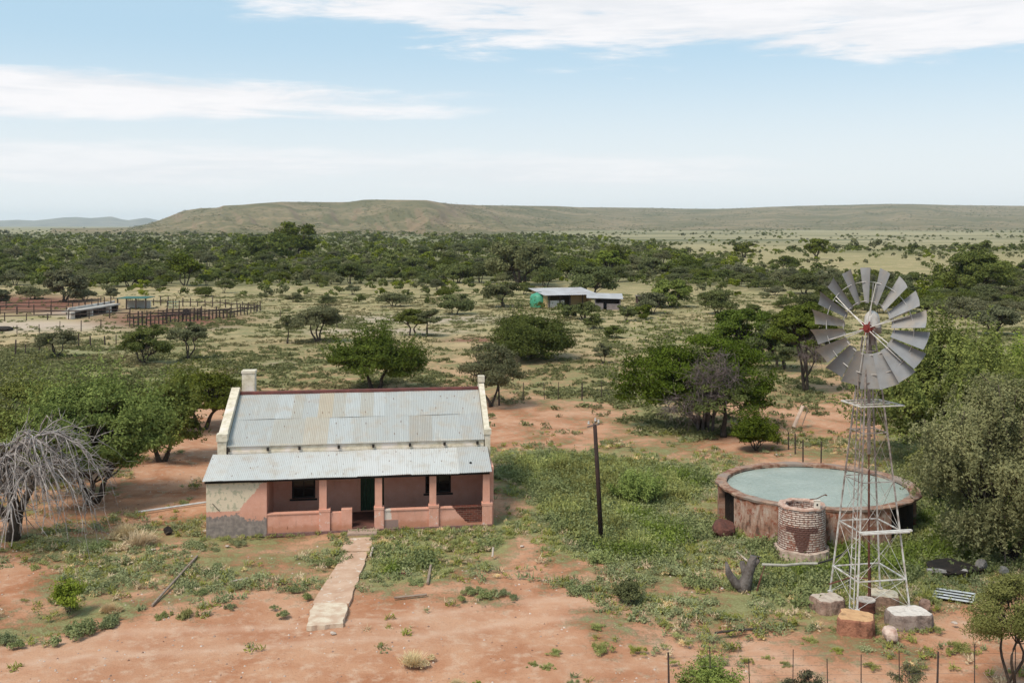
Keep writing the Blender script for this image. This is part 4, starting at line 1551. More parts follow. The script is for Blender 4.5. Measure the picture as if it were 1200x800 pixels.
# rocks -----------------------------------------------------------------------
def rock(px, py, w_, hh, mat, label, seed, cat='rock', name='rock', group=None, y_off=0):
    g = ground(px, py)
    rs = np.random.RandomState(seed)
    import bmesh
    bm = bmesh.new()
    bmesh.ops.create_icosphere(bm, subdivisions=3, radius=1)
    pl = [(Vector(rs.normal(size=3)).normalized(), rs.uniform(.55, .85)) for _ in range(11)]
    for v in bm.verts:
        for nn, d in pl:
            k = v.co.dot(nn)
            if k > d: v.co -= nn * (k - d)
        v.co += Vector(rs.normal(size=3)) * .02
        v.co.x *= w_ / 2; v.co.y *= w_ / 2 * .8; v.co.z = v.co.z * hh * .62 + hh * .35
    me = bpy.data.meshes.new(name); bm.to_mesh(me); bm.free()
    me.materials.append(mat)
    o = bpy.data.objects.new(name, me); COL.objects.link(o); o.location = (g.x, g.y + y_off, 0)
    o.rotation_euler = (0, 0, rs.uniform(0, 6))
    return tag(o, label, cat, group)


rockm = simple('pink white stone', (.58, .44, .37), (.36, .20, .15), 3.5, .95, bump=1.0, bscale=8, c3=(.68, .60, .55), c3s=3, c3lo=.5, bd=.04)
rock(1043, 748, .72, .42, rockm, 'jagged pink and white rock in front of the windmill blocks', 5)
rock(1083, 712, .55, .35, conc('brown rock', (.30, .19, .15), (.2, .12, .09)), 'brown rock leaning behind the largest windmill block', 6)
rock(1150, 668, .55, .42, simple('grey round stone', (.26, .23, .21), (.17, .15, .14), 5, .95, bump=.6), 'rounded dark grey stone near the fence, nearer to the frame', 7)
rock(1176, 672, .45, .28, simple('grey flat stone', (.22, .21, .20), (.15, .14, .13), 5, .95, bump=.6), 'low flat grey stone under the olive tree', 8)
rust_bl = simple('dark rusty lump', (.14, .055, .04), (.08, .035, .028), 5, .9, bump=.8)
rock(848, 628, 1.15, .75, rust_bl, 'dark red rusted lump lying against the left foot of the dam', 9, 'boulder', 'rust_boulder')

rr = np.random.RandomState(4)
peb = [(180, 644), (205, 640), (266, 640), (118, 664), (612, 640), (846, 690), (390, 742), (225, 652), (250, 610), (1010, 532), (910, 533), (926, 533), (240, 622), (1118, 730)]
pm = simple('pale stone', (.50, .42, .36), (.38, .29, .24), 6, .95)
for i, (x, y) in enumerate(peb):
    rock(x, y, .12 + .12 * rr.rand(), .06, pm, 'small pale stone lying on the red soil', 20 + i, 'stone', 'stone', 'small pale stones scattered on the ground')

# stump of a dead tree by the pipe ---------------------------------------------------
g = ground(872, 690)
b = MB(); b.smooth = True
rs = np.random.RandomState(2)
def st(pts, rads): b.tube([Vector(p) for p in pts], rads, 9)
st([(0, 0, -.1), (.02, 0, .15), (.16, .02, .55), (.30, .03, .95), (.33, .03, 1.12)], [.26, .24, .17, .15, .12])
st([(.02, 0, .0), (-.30, 0, .22), (-.52, .02, .55), (-.60, .02, .92)], [.20, .15, .12, .04])
st([(.08, 0, .3), (.02, .1, .62), (-.05, .12, .90)], [.14, .11, .09])
st([(.30, .02, .8), (.48, .02, .98), (.52, .02, 1.10)], [.11, .09, .07])
V = np.concatenate(b.v)
o = b.build('tree_stump', simple('grey split wood', (.17, .145, .135), (.075, .058, .05), 4, .95, bump=1.0, bscale=12, bd=.04))
o.location = (g.x, g.y, 0)
tag(o, 'split grey tree stump with two prongs beside the water pipe', 'stump')

# pipe from the windmill to the stump
def line(name, pix, zs, r, mat, label, cat, n=6):
    pts = []
    for (x, y), z in zip(pix, zs):
        pts.append(ground(x, y, z))
    b = MB(); b.tube(pts, r, n)
    o = b.build(name, mat)
    return tag(o, label, cat)


blackp = simple('black polythene pipe', (.025, .022, .02), None, 4, .6)
greyp = simple('chalky grey pipe', (.42, .39, .34), (.30, .27, .22), 6, .7)
pr_ = empty('water_pipe', ground(895, 661, .9) * 1.0, 'grey and black water pipe running from the stump to the windmill', 'pipe')
base = pr_.location.copy()
b = MB(); pts = [ground(x, y, z) - base for (x, y, z) in ((893, 661, .85), (920, 662, .82), (940, 660, .82), (958, 660, .82))]
b.tube(pts, .045, 8); b.build('grey_section', greyp, pr_)
b = MB(); pts = [ground(x, y, z) - base for (x, y, z) in ((957, 660, .82), (972, 656, .85), (985, 650, .9), (994, 643, .95), (996, 660, .6), (995, 690, .0))]
b.tube(pts, .03, 8); b.build('black_hose', blackp, pr_)
b = MB(); pts = [ground(x, y, z) - base for (x, y, z) in ((896, 663, .8), (892, 675, .5), (887, 692, .0))]
b.tube(pts, .028, 6); b.build('support', rust, pr_)

# ------------------------------------------------------------------ power pole
g = ground(705, 636)
pole = empty('power_pole', g, 'dark leaning wooden pole standing in the green weeds', 'pole')
top = Vector(((697 - 600) * g.y / F - g.x, 0, zat(497, g.y)))
b = MB(); b.smooth = True
b.tube([(0, 0, -.2), top * .5, top], [.10, .088, .075], 10)
b.build('shaft', simple('tarred pole', (.045, .022, .018), (.022, .014, .012), 5, .8, bump=.4), pole)
b = MB(); b.bar(top + Vector((-.30, -.02, -.10)), top + Vector((.18, -.02, .02)), .05, .06)
b.bar(top + Vector((-.05, 0, .0)), top + Vector((.10, 0, .16)), .05, .05)
b.build('crossbar', simple('old bracket', (.22, .17, .14), (.12, .09, .08), 6, .8), pole)
for dx, dz in ((-.24, .0), (.14, .06), (.02, .12)):
    b = MB(); c_ = top + Vector((dx, -.04, dz))
    b.tube([c_, c_ + Vector((0, 0, .05)), c_ + Vector((0, 0, .07)), c_ + Vector((0, 0, .13))], [.035, .05, .03, .035], 8)
    b.build('insulator', simple('porcelain', (.62, .58, .54), None, 4, .3), pole)

# ------------------------------------------------------------------ odds and ends near the house
zinc = simple('zinc pipe', (.55, .57, .58), (.42, .43, .43), 5, .5)
line('downpipe', [(159, 600), (242, 588)], [.03, .12], .045, zinc, 'long pale metal pipe lying from the house corner', 'pipe')
wood = simple('weathered pole', (.33, .25, .19), (.22, .155, .12), 6, .9)
line('fallen_pole', [(178, 709), (231, 651)], [.05, .06], .045, wood, 'long thin brown pole lying in the weeds left of the path', 'fallen pole')
line('fallen_pole', [(271, 681), (290, 677)], [.04, .04], .03, pm, 'short pale stick lying on red soil before the verandah', 'stick')
line('kerb_pole', [(501, 683), (505, 661)], [.05, .10], .045, wood, 'pale pole edging the weed patch right of the path', 'edging pole')
line('kerb_pole', [(460, 671), (482, 672)], [.05, .05], .045, rust, 'dark rusty bar lying in the weeds right of the path', 'bar')
line('kerb_pole', [(462, 700), (500, 696)], [.03, .03], .04, wood, 'brown pole lying at the front edge of the weed patch', 'fallen pole')
line('kerb_pole', [(434, 652), (437, 641)], [.0, .25], .04, pm, 'short upright pale stake at the head of the path', 'stake')
line('kerb_pole', [(577, 652), (578, 641)], [.0, .3], .04, pm, 'short upright pale stake in front of the house corner', 'stake')
line('fallen_branch', [(838, 741), (862, 738), (893, 736)], [.04, .07, .03], .035, simple('charred branch', (.06, .045, .04)), 'thin dark branch lying on bare soil left of the windmill', 'branch')
line('fallen_branch', [(863, 646), (876, 657)], [.04, .05], .04, pm, 'short pale stick beside the dam weeds', 'stick')
dk = simple('burnt rubbish', (.018, .014, .012), (.04, .028, .022), 6, .9)
rock(196, 624, .55, .28, dk, 'black heap of rubbish beside the left house corner', 61, 'rubbish', 'rubbish_heap')
# corrugated sheet on the ground, cattle grid bars and frame at right
gs = ground(1118, 698)
gr = empty('metal_grid', (gs.x, gs.y, 0), 'pale metal sheet with three dark bars lying in the grass', 'metal sheet', R(-28))
b = MB(); b.box(-.62, .62, -.50, .50, .03, .045); b.build('sheet', zinc, gr)
for k in range(3):
    b = MB(); b.bar((-.60, -.34 + k * .28, .06), (.60, -.34 + k * .28, .06), .045, .03); b.build('bar', dark_mat, gr)
gs = ground(1112, 674)
fr = empty('broken_trough', (gs.x, gs.y, 0), 'pale beam lying across a black burnt hollow', 'beam', R(-3))
b = MB(); b.box(-.75, .62, -.10, .08, .12, .22); b.build('beam', simple('bleached beam', (.50, .45, .42), (.36, .30, .27), 5, .8), fr)
b = MB(); b.box(-.72, -.60, -.08, .06, 0, .12); b.box(.45, .57, -.08, .06, 0, .12); b.build('rest', wood, fr)
rock(1118, 668, 2.2, .32, dk, 'low black charred heap behind the pale beam', 62, 'charred heap', 'charred_heap')
# leaning white boards behind the dam
gs = ground(936, 500)
t_ = empty('leaning_board', (gs.x, gs.y, 0), 'pale broken board leaning upright behind the dam', 'board')
s_ = gs.y / F
b = MB(); b.bar((-6 * s_, 0, 0), (6 * s_, .2, 24 * s_), .28, .07); b.build('board', simple('orange white board', (.66, .52, .42), (.52, .36, .28), 5, .8), t_)  # pale orange-white is the board's own colour
b = MB(); b.bar((6 * s_, .2, 24 * s_), (12 * s_, .25, 20 * s_), .10, .06); b.bar((12 * s_, .25, 20 * s_), (4 * s_, 0, 2 * s_), .05, .05); b.build('strut', wood, t_)


# ------------------------------------------------------------------ fences
postm = simple('dark fence post', (.085, .058, .048), (.045, .032, .027), 8, .9)
wirem = simple('fence wire', (.16, .14, .13), None, 5, .6)


def fence(pix, h_, label, sp=None, r=.03, wires=4, thick_every=0, mat=postm, rail=None, jit=.1, seed=0, name='wire_fence', wr=.004):
    """pix: photo foot points of the fence line; sp: post spacing in metres or None = a post at each point"""
    rs = np.random.RandomState(seed)
    P = [ground(x, y) for x, y in pix]
    if sp:
        Q = []
        for a, c_ in zip(P[:-1], P[1:]):
            n = max(1, int((c_ - a).length / sp))
            Q += [a.lerp(c_, k / n) for k in range(n)]
        Q.append(P[-1]); P = Q
    o0 = P[0].copy()
    root = empty(name, o0, label, 'fence')
    for i, p_ in enumerate(P):
        hh = h_ * (1 + rs.uniform(-jit, jit)) * (.78 if p_.y > 90 else 1)
        rr_ = r * (1.9 if thick_every and i % thick_every == 0 else 1) * rs.uniform(.8, 1.2)
        b = MB(); q = p_ - o0
        b.tube([q + Vector((0, 0, -.15)), q + Vector((rs.uniform(-.04, .04) * h_, rs.uniform(-.04, .04) * h_, hh))], [rr_, rr_ * .85], 6)
        b.build('post', mat, root)
    if wires:
        b = MB()
        for k in range(wires):
            z = h_ * (.78 if P[0].y > 90 else 1) * (k + .8) / (wires + .2)
            b.tube([p_ - o0 + Vector((0, 0, z)) for p_ in P], wr, 3)
        b.build('wire', wirem, root)
    if rail:
        b = MB()
        for z in rail:
            for a, c_ in zip(P[:-1], P[1:]):
                b.bar(a - o0 + Vector((0, 0, z * h_ * .78)), c_ - o0 + Vector((0, 0, z * h_ * .78)), .09, .12)
        b.build('rail', mat, root)
    return root


# near fence along the bottom right
def fy(px): return 813 - (px - 780) * 0.012
fence([(x, fy(x)) for x in (784, 833, 879, 929, 970, 1009, 1054, 1098, 1142, 1190, 1240)], 1.08, 'thin wire fence along the bottom right edge, nearest the camera', r=.014, wires=4, thick_every=7, seed=3, jit=.18, wr=.003)
fence([(585, 473), (613, 468), (638, 467), (654, 467), (682, 468), (705, 466), (736, 464), (775, 461), (800, 460), (835, 458)], 1.2, 'wire fence crossing the grass between house and grey half dead tree', r=.03, thick_every=4, seed=5)
fence([(911, 519), (924, 526), (932, 531), (941, 541), (962, 548)], 1.15, 'short row of dark posts behind the dam rim', r=.04, wires=3, seed=6, jit=.25)
fence([(1178, 662), (1196, 655), (1230, 640)], 2.0, 'few tall thin pale poles under the olive tree', r=.022, wires=0, mat=wood, seed=7)
fence([(18, 417), (30, 416), (46, 412), (92, 407), (106, 406), (123, 404), (136, 403), (160, 400), (180, 397)], 1.6, 'wire fence in front of the cattle yard', r=.07, wires=4, seed=8, jit=.3)
fence([(-10, 394), (20, 392), (46, 391), (70, 389), (95, 388), (118, 385)], 1.5, 'thin wire fence along the pale yard track', r=.06, wires=3, seed=9)
fence([(-20, 377), (152, 372)], 1.5, 'dark post fence of the cattle yard, left of the long trough', sp=2.4, r=.09, wires=4, rail=(.55, .95), seed=10, jit=.3)
fence([(152, 383), (270, 372)], 1.8, 'close palisade of dark stakes in front of the red yard', sp=.6, r=.10, wires=2, rail=(.75,), seed=11, jit=.35)
fence([(270, 372), (305, 364), (258, 360), (180, 358), (150, 360)], 1.5, 'dark stake fence at the back of the red yard', sp=1.25, r=.08, wires=3, rail=(.6,), seed=12, jit=.35)
fence([(185, 372), (235, 370)], 1.3, 'dark rail fence dividing the red yard', sp=1.8, r=.07, wires=0, rail=(.5, .9), seed=13)
fence([(-20, 362), (60, 360), (118, 356)], 1.4, 'dark post fence at the back of the cattle yard', sp=2.4, r=.07, wires=4, rail=(.7,), seed=14, jit=.3)
fence([(-20, 368), (60, 368.5), (78, 369)], 1.6, 'heavy brown rail fence dividing the cattle yard left of the trough', sp=2.2, r=.10, wires=0, rail=(.45, .9), seed=16, jit=.2)
fence([(150, 377), (215, 374), (290, 369)], 1.4, 'low brown rails across the middle of the red yard', sp=2.0, r=.08, wires=0, rail=(.5, .9), seed=17, jit=.3)
fence([(395, 384), (300, 366)], 1.3, 'sparse wire fence running right from the red yard', sp=9, r=.05, wires=3, seed=15)

# cattle trough ramp, shelter, sheds ------------------------------------------------
whitew = simple('whitewashed wall', (.62, .58, .53), (.46, .40, .35), .8, .9)


def gbox(o0, mb, pix0, pix1, w_, z0, z1):
    a, c_ = ground(*pix0) - o0, ground(*pix1) - o0
    mb.bar(a + Vector((0, 0, (z0 + z1) / 2)), c_ + Vector((0, 0, (z0 + z1) / 2)), w_, z1 - z0)


o0 = ground(82, 374)
tr = empty('feed_trough', o0, 'long white topped concrete feeding trough on dark supports', 'trough')
b = MB(); gbox(o0, b, (80, 373.5), (134, 364), 1.8, .85, 1.05); b.build('slab_top', simple('stained slab', (.44, .41, .375), (.30, .265, .235), .8, .9), tr)
b = MB(); gbox(o0, b, (80, 372.6), (134, 363), .2, 1.05, 1.35); b.build('back_lip', whitew, tr)
for k in range(8):
    x = 81 + k * 7.2; yy = 373.6 - k * 1.25
    b = MB(); gbox(o0, b, (x, yy), (x + (4.0 if k in (0, 1, 5) else 1.4), yy - .3), 1.2, 0, .86); b.build('support', dk if k % 3 else whitew, tr)
for k in range(7):
    x = 84 + k * 7.5; yy = 371.6 - k * 1.2
    q = ground(x, yy) - o0
    b = MB(); b.tube([q + Vector((0, .3, 0)), q + Vector((0, .3, 2.1))], .07, 5); b.build('post', postm, tr)
o0 = ground(140, 362)
sh_ = empty('cattle_shelter', o0, 'low shelter with a green sheet roof in the cattle yard', 'shelter')
s_ = o0.y / F
b = MB(); b.box(0, 34 * s_, -1.2, 3.0, 12.5 * s_, 12.5 * s_ + .1, M=None); b.build('roof', simple('green roof sheet', (.02, .085, .06), (.03, .11, .08), 1, .6), sh_)
b = MB(); b.box(4 * s_, 32 * s_, 1.5, 1.8, 0, 9 * s_); b.build('back_wall', whitew, sh_)
for xx in (.1, 11 * s_, 22 * s_, 33.5 * s_):
    b = MB(); b.tube([(xx, -1.0, -.1), (xx, -1.0, 12.5 * s_)], .11, 6); b.build('post', postm, sh_)
o0 = ground(196, 366)
t_ = empty('metal_crush_gate', o0, 'pale green railed cattle gate inside the red yard', 'gate')
b = MB(); s_ = o0.y / F
for z in (.3, .7, 1.1, 1.5): b.bar((0, 0, z), (14 * s_, 0, z), .05, .07)
b.build('rail', simple('pale green paint', (.30, .42, .30), None, 3, .6), t_)
for k in range(3):
    b = MB(); b.tube([(k * 7 * s_, 0, 0), (k * 7 * s_, 0, 1.7)], .07, 6); b.build('post', postm, t_)
rock(218, 369, 1.1, 1.0, dk, 'black drum shape lying on the red yard soil', 63, 'drum', 'dark_drum')
rock(3, 387, 3.0, .5, dk, 'low dark heap at the left edge of the pale yard', 64, 'heap', 'dark_heap')
# tin shed with yellow end wall
o0 = ground(640, 361)
s_ = o0.y / F
shed = empty('tin_shed', (o0.x, o0.y, 0), 'open fronted shed with yellow end wall and pale tin roof', 'shed', R(18))
Ld, Wd_ = 57 * s_, 6.5
ywm = simple('yellow plaster', (.50, .36, .19), (.42, .29, .15), .8, .9)
b = MB(); hF, hB = 15.5 * s_, 19.5 * s_
v = [(0, 0, -.1), (0, Wd_, -.1), (0, Wd_, hB), (0, 0, hF)]
b.add([(x, y, z) for x, y, z in v] + [(x + .25, y, z) for x, y, z in v], [(3, 2, 1, 0), (4, 5, 6, 7), (0, 1, 5, 4), (1, 2, 6, 5), (2, 3, 7, 6), (3, 0, 4, 7)])
b.build('end_wall', ywm, shed)
b = MB(); b.box(.25, Ld, Wd_ - .25, Wd_, -.1, hB); b.box(Ld - .25, Ld, 0, Wd_ - .25, -.1, hF); b.box(Ld * .62, Ld - .25, 1.4, 1.6, -.1, hF + .1); b.build('back_wall', ywm, shed)
b = MB(); b.box(.3, Ld * .40, 0, .2, -.1, 1.1); b.build('low_wall', whitew, shed)
for xx in (Ld * .02 + .3, Ld * .30, Ld * .52, Ld * .8):
    b = MB(); b.tube([(xx, -.1, -.1), (xx, -.1, hF)], .10, 6); b.build('post', postm, shed)
b = MB()
nn = 60
va_ = [(-.5 + (Ld + 1.6) * i / nn, -.7, hF - .05 + .03 * (i % 2)) for i in range(nn + 1)]
vb_ = [(-.5 + (Ld + 1.6) * i / nn, Wd_ + .3, hB + .10 + .03 * (i % 2)) for i in range(nn + 1)]
b.add(va_ + vb_, [(i, i + 1, nn + 2 + i, nn + 1 + i) for i in range(nn)])
b.build('roof', simple('pale shed tin', (.42, .41, .42), (.32, .30, .30), .5, .6, c3=(.3, .26, .24), c3s=.6), shed)
g = ground(645, 361)
o0 = ground(632, 359.5)
tk = empty('water_tank', o0, 'round green plastic water tank beside the shed end wall', 'water tank')
b = MB(); b.smooth = True; b.lathe([(1.35, 0), (1.42, .4), (1.42, 1.5), (1.2, 1.9), (.4, 2.15), (0, 2.15)], 28)
b.build('shell', simple('sea green plastic', (.07, .30, .19), (.05, .24, .15), 2, .5), tk)
b = MB(); b.lathe([(.35, 2.12), (.35, 2.25), (0, 2.27)], 16); b.build('lid', simple('dark green lid', (.03, .14, .09), None, 2, .5), tk)
o0 = ground(697, 363)
s_ = o0.y / F
s2 = empty('lean_to_shed', o0, 'low grey timber shed with flat roof beside the tin shed', 'shed', R(-4))
b = MB(); b.box(0, .15, 0, 4, -.1, 1.7); b.box(.15, 29 * s_, 3.85, 4, -.1, 1.9); b.box(29 * s_, 29 * s_ + .15, 0, 4, -.1, 1.6); b.box(.15, 10 * s_, 0, .12, -.1, 1.0)
b.box(14 * s_, 29 * s_, 0.02, .12, -.1, .9)
b.build('wall', simple('grey timber wall', (.27, .23, .23), (.18, .15, .15), 1.2, .9), s2)
b = MB(); M2 = None
v = [(-1.2, -.4, 1.72), (29 * s_ + .5, -.4, 1.60), (29 * s_ + .5, 4.4, 2.05), (-1.2, 4.4, 2.15)]
b.add(v + [(x, y, z + .06) for x, y, z in v], [(3, 2, 1, 0), (4, 5, 6, 7), (0, 1, 5, 4), (1, 2, 6, 5), (2, 3, 7, 6), (3, 0, 4, 7)])
b.build('roof', simple('dull tin', (.40, .39, .40), (.30, .29, .29), .7, .7), s2)
o0 = ground(747, 357)
s_ = o0.y / F
s3 = empty('ruined_pen', o0, 'small dark open pen with a low roof, right of the sheds', 'pen', R(3))
b = MB(); b.box(0, 22 * s_, 0, 2.4, 1.25, 1.36); b.build('roof', simple('dark tin', (.24, .19, .17), (.15, .12, .11), 1, .8), s3)
b = MB(); b.box(.1, 21 * s_, 2.1, 2.3, -.1, 1.25); b.box(3 * s_, 18 * s_, .05, .2, -.1, .5); b.build('wall', simple('brown boards', (.14, .085, .075), (.09, .06, .05), 2, .9), s3)
for xx in (.1, 7 * s_, 14 * s_, 21.5 * s_):
    b = MB(); b.tube([(xx, .05, -.1), (xx, .05, 1.7)], .08, 6); b.build('post', postm, s3)

# ------------------------------------------------------------------ trees near the farm
T = make_tree
T('thorn_tree', 440, 457, 106, 80, 'dark feathery tree directly behind the farmhouse ridge, its trunk rising from the roof line', 'leaf_deep', K=80, nleaf=22000, leaf=.115, base=.22, stems=2, rc=.10, spiky=.25, low=-.45, tr=.17)
T('thorn_tree', 617, 420, 100, 62, 'neat dome shaped bright green tree with several stems in the middle of the veld', 'leaf_deep', K=110, nleaf=26000, leaf=.13, base=.04, stems=4, rc=.095, spiky=.12, low=-.45, tr=.13, lob=.08, flat=.8)
T('thorn_tree', 575, 475, 74, 72, 'small open tree just right of the roof gable', 'leaf_grey', K=45, nleaf=6500, leaf=.10, base=.20, stems=2, rc=.12, low=-.35, tr=.10)
T('thorn_tree', 371, 401, 56, 42, 'grey green umbrella shaped tree in open grass left of the yard line', 'leaf_grey', K=40, nleaf=6000, leaf=.14, base=.30, stems=3, rc=.12, tr=.12)
T('thorn_tree', 337, 402, 28, 32, 'small spindly tree next to the larger umbrella tree', 'leaf_grey', K=22, nleaf=1800, leaf=.12, base=.42, stems=1, rc=.13, tr=.07)
T('thorn_tree', 483, 393, 38, 31, 'dark bushy tree, left one of a touching pair above the roof', 'leaf_dark', K=30, nleaf=3800, leaf=.15, base=.25, stems=2, rc=.13, tr=.12)
T('thorn_tree', 500, 394, 30, 32, 'greyer thin stemmed tree, right one of a touching pair above the roof', 'leaf_grey', K=22, nleaf=2200, leaf=.14, base=.38, stems=1, rc=.13, tr=.09)
T('thorn_tree', 222, 421, 42, 42, 'small fan shaped tree with bare lower stems right of the dark bush', 'leaf_grey', K=30, nleaf=3800, leaf=.13, base=.34, stems=3, rc=.12, tr=.09, low=-.05)
T('thorn_tree', 168, 426, 56, 44, 'dark grey tangled bush tree above the left tree clump', 'leaf_dark', K=40, nleaf=5200, leaf=.13, base=.08, stems=4, rc=.12, tr=.10, low=-.5)
T('thorn_tree', 67, 419, 46, 32, 'thin greyish tree standing before the pale yard track', 'leaf_grey', K=26, nleaf=2800, leaf=.13, base=.35, stems=3, rc=.12, tr=.08)
T('thorn_tree', 76, 354, 46, 38, 'grey brown tree standing behind the red cattle yard', 'leaf_grey', K=30, nleaf=2600, leaf=.32, base=.18, stems=3, rc=.13, tr=.2, low=-.4)
T('thorn_tree', 588, 360, 40, 28, 'rounded tree on a single trunk left of the tin shed', 'leaf_grey', K=26, nleaf=2600, leaf=.26, base=.30, stems=1, rc=.14, tr=.18)
T('thorn_tree', 694, 350, 54, 38, 'dark tree growing directly behind the tin shed roof', 'leaf_bush', K=34, nleaf=3400, leaf=.30, base=.15, stems=2, rc=.13, tr=.2, low=-.4)
T('thorn_tree', 787, 360, 50, 32, 'bright bushy tree right of the ruined pen', 'leaf_green', K=30, nleaf=3600, leaf=.26, base=.08, stems=3, rc=.12, tr=.15, low=-.4)
T('thorn_tree', 684, 374, 32, 20, 'grey leaning bushy tree in front of the sheds', 'leaf_bush', K=26, nleaf=2600, leaf=.2, base=.15, stems=3, rc=.13, tr=.12, low=-.3)
T('bush', 668, 373, 18, 15, 'dark low bush in front of the open shed', 'leaf_bush', cat='bush', K=18, nleaf=1500, leaf=.2, base=.05, stems=3, rc=.14, tr=.08, low=-.4)
T('bush', 696, 385, 20, 18, 'olive bush standing below the grey leaning bushy tree', 'leaf_bush', cat='bush', K=16, nleaf=1200, leaf=.18, base=.05, stems=3, rc=.15, tr=.06, low=-.4)
T('bush', 753, 373, 22, 16, 'round dark bush below the ruined pen', 'leaf_dark', cat='bush', K=18, nleaf=1500, leaf=.2, base=.05, stems=3, rc=.15, tr=.06, low=-.4)
T('bush', 707, 425, 20, 22, 'small two tiered grey bush alone in the green grass', 'leaf_grey', cat='bush', K=16, nleaf=1300, leaf=.11, base=.05, stems=2, rc=.14, tr=.05, low=-.6)
T('bush', 720, 396, 24, 14, 'very dark spreading bush in the grass above the two tiered bush', 'leaf_dark', cat='bush', K=18, nleaf=1200, leaf=.14, base=.05, stems=3, rc=.14, tr=.06, low=-.3)
T('bush', 734, 376, 22, 18, 'loose green bush in dry grass between shed and pen', 'leaf_bush', cat='bush', K=16, nleaf=1300, leaf=.17, base=.05, stems=3, rc=.15, tr=.06, low=-.3)
# left clump
T('spreading_tree', 108, 588, 172, 158, 'large green spreading tree with forked trunk left of the house', 'leaf_fresh', K=120, nleaf=36000, leaf=.095, base=.08, stems=3, rc=.085, tr=.17, low=-.5, spiky=.15, seed=11)
T('spreading_tree', 190, 540, 84, 104, 'dark green tree nearest the roof in the left clump', 'leaf_green', K=60, nleaf=17000, leaf=.10, base=.08, stems=2, rc=.10, tr=.15, low=-.65, spiky=.2, seed=5)
T('spreading_tree', 237, 502, 86, 76, 'tree at the back of the left clump beside the chimney', 'leaf_dark', K=55, nleaf=12000, leaf=.105, base=.18, stems=2, rc=.10, tr=.14, low=-.5, spiky=.15, seed=8)
T('spreading_tree', 20, 560, 150, 130, 'green tree behind the bare drooping branches at the left edge', 'leaf_green', K=80, nleaf=20000, leaf=.10, base=.05, stems=3, rc=.095, tr=.16, low=-.5, spiky=.15, seed=9)
T('spreading_tree', 128, 508, 100, 74, 'tree rising behind the large spreading tree', 'leaf_bush', K=60, nleaf=13000, leaf=.105, base=.15, stems=3, rc=.10, tr=.14, low=-.5, spiky=.2, seed=21)
# centre right
dt = T('half_dead_tree', 823, 502, 175, 124, 'wide green tree with a mass of bare grey purple branches in its middle', 'leaf_deep', K=100, nleaf=24000, leaf=.115, base=.10, stems=4, rc=.085, tr=.17, low=-.35, seed=14, spiky=.1, depth=5.5)
T('thorn_tree', 848, 510, 84, 72, 'small leafy tree on a black stump in front of the half dead tree', 'leaf_bush', K=34, nleaf=4200, leaf=.09, base=.35, stems=1, rc=.11, tr=.11, low=-.4, seed=15)
T('bush', 886, 526, 52, 46, 'dense dark green bush behind the left part of the dam', 'leaf_deep', cat='bush', K=40, nleaf=12000, leaf=.08, base=.0, stems=4, rc=.13, tr=.05, low=-.2, seed=16, spiky=.3)
T('thorn_tree', 946, 458, 80, 102, 'tall dark tree with drooping dead twigs and thick slanting trunks left of the wind wheel', 'leaf_deep', K=55, nleaf=15000, leaf=.125, base=.36, stems=4, rc=.11, tr=.13, low=-.25, seed=17, lean=(-.6, 0))
T('thorn_tree', 874, 420, 72, 58, 'dense rounded dark tree behind the half dead tree', 'leaf_deep', K=50, nleaf=11000, leaf=.16, base=.12, stems=3, rc=.11, tr=.15, low=-.4, seed=18)
T('thorn_tree', 915, 432, 66, 52, 'mid green tree between the round dark tree and the drooping one', 'leaf_bush', K=45, nleaf=6500, leaf=.16, base=.15, stems=3, rc=.11, tr=.15, low=-.4, seed=19)
T('willow', 1096, 545, 184, 178, 'large bright green tree with upright shoots behind the dam, right of the wind wheel', 'leaf_bright', K=110, nleaf=32000, leaf=.115, base=.14, stems=4, rc=.08, tr=.15, low=-.45, spiky=.5, seed=20, lean=(.3, 0))
T('willow', 1190, 520, 120, 130, 'bright green tree behind the olive tree at the right edge', 'leaf_bright', K=60, nleaf=14000, leaf=.125, base=.15, stems=3, rc=.09, tr=.14, low=-.45, spiky=.45, seed=22)
T('olive_tree', 1184, 652, 196, 208, 'big olive grey tree with hanging foliage at the right edge beside the dam', 'leaf_olive', K=140, nleaf=56000, leaf=.075, base=.02, stems=4, rc=.080, tr=.12, low=-.85, droop=.9, seed=23, depth=6.0)
T('olive_tree', 1098, 590, 70, 66, 'low olive grey bushy tree touching the right rim of the dam', 'leaf_olive', K=40, nleaf=9000, leaf=.08, base=.08, stems=3, rc=.12, tr=.07, low=-.5, droop=.3, seed=24)
T('thorn_tree', 1186, 812, 88, 138, 'slender small leaved tree at the bottom right corner', 'leaf_olive', K=42, nleaf=15000, leaf=.036, base=.34, stems=3, rc=.15, tr=.045, low=-.35, seed=25)
T('bush', 832, 806, 70, 34, 'bright green leafy bush cut by the bottom edge', 'leaf_bright', cat='bush', K=34, nleaf=5000, leaf=.045, base=.0, stems=4, rc=.12, tr=.012, low=-.1, seed=26, spiky=.5)
T('bush', 945, 812, 46, 24, 'sparse grey green shrub at the bottom edge below the wire fence', 'leaf_grey', cat='bush', K=22, nleaf=1500, leaf=.035, base=.0, stems=5, rc=.12, tr=.010, low=-.1, seed=27)
T('bush', 1068, 804, 40, 24, 'thin twiggy shrub at the bottom edge right of the windmill blocks', 'leaf_grey', cat='bush', K=22, nleaf=1300, leaf=.035, base=.0, stems=5, rc=.12, tr=.010, low=-.1, seed=28)
T('bush', 738, 705, 30, 26, 'upright olive green shrub alone on the red soil right of the house', 'leaf_bush', cat='bush', K=26, nleaf=3200, leaf=.05, base=.0, stems=4, rc=.13, tr=.015, low=-.1, seed=29, spiky=.5)
T('bush', 80, 716, 34, 40, 'upright light green shrub on the left foreground', 'leaf_bright', cat='bush', K=26, nleaf=2800, leaf=.05, base=.0, stems=4, rc=.13, tr=.015, low=-.1, seed=30, spiky=.5)
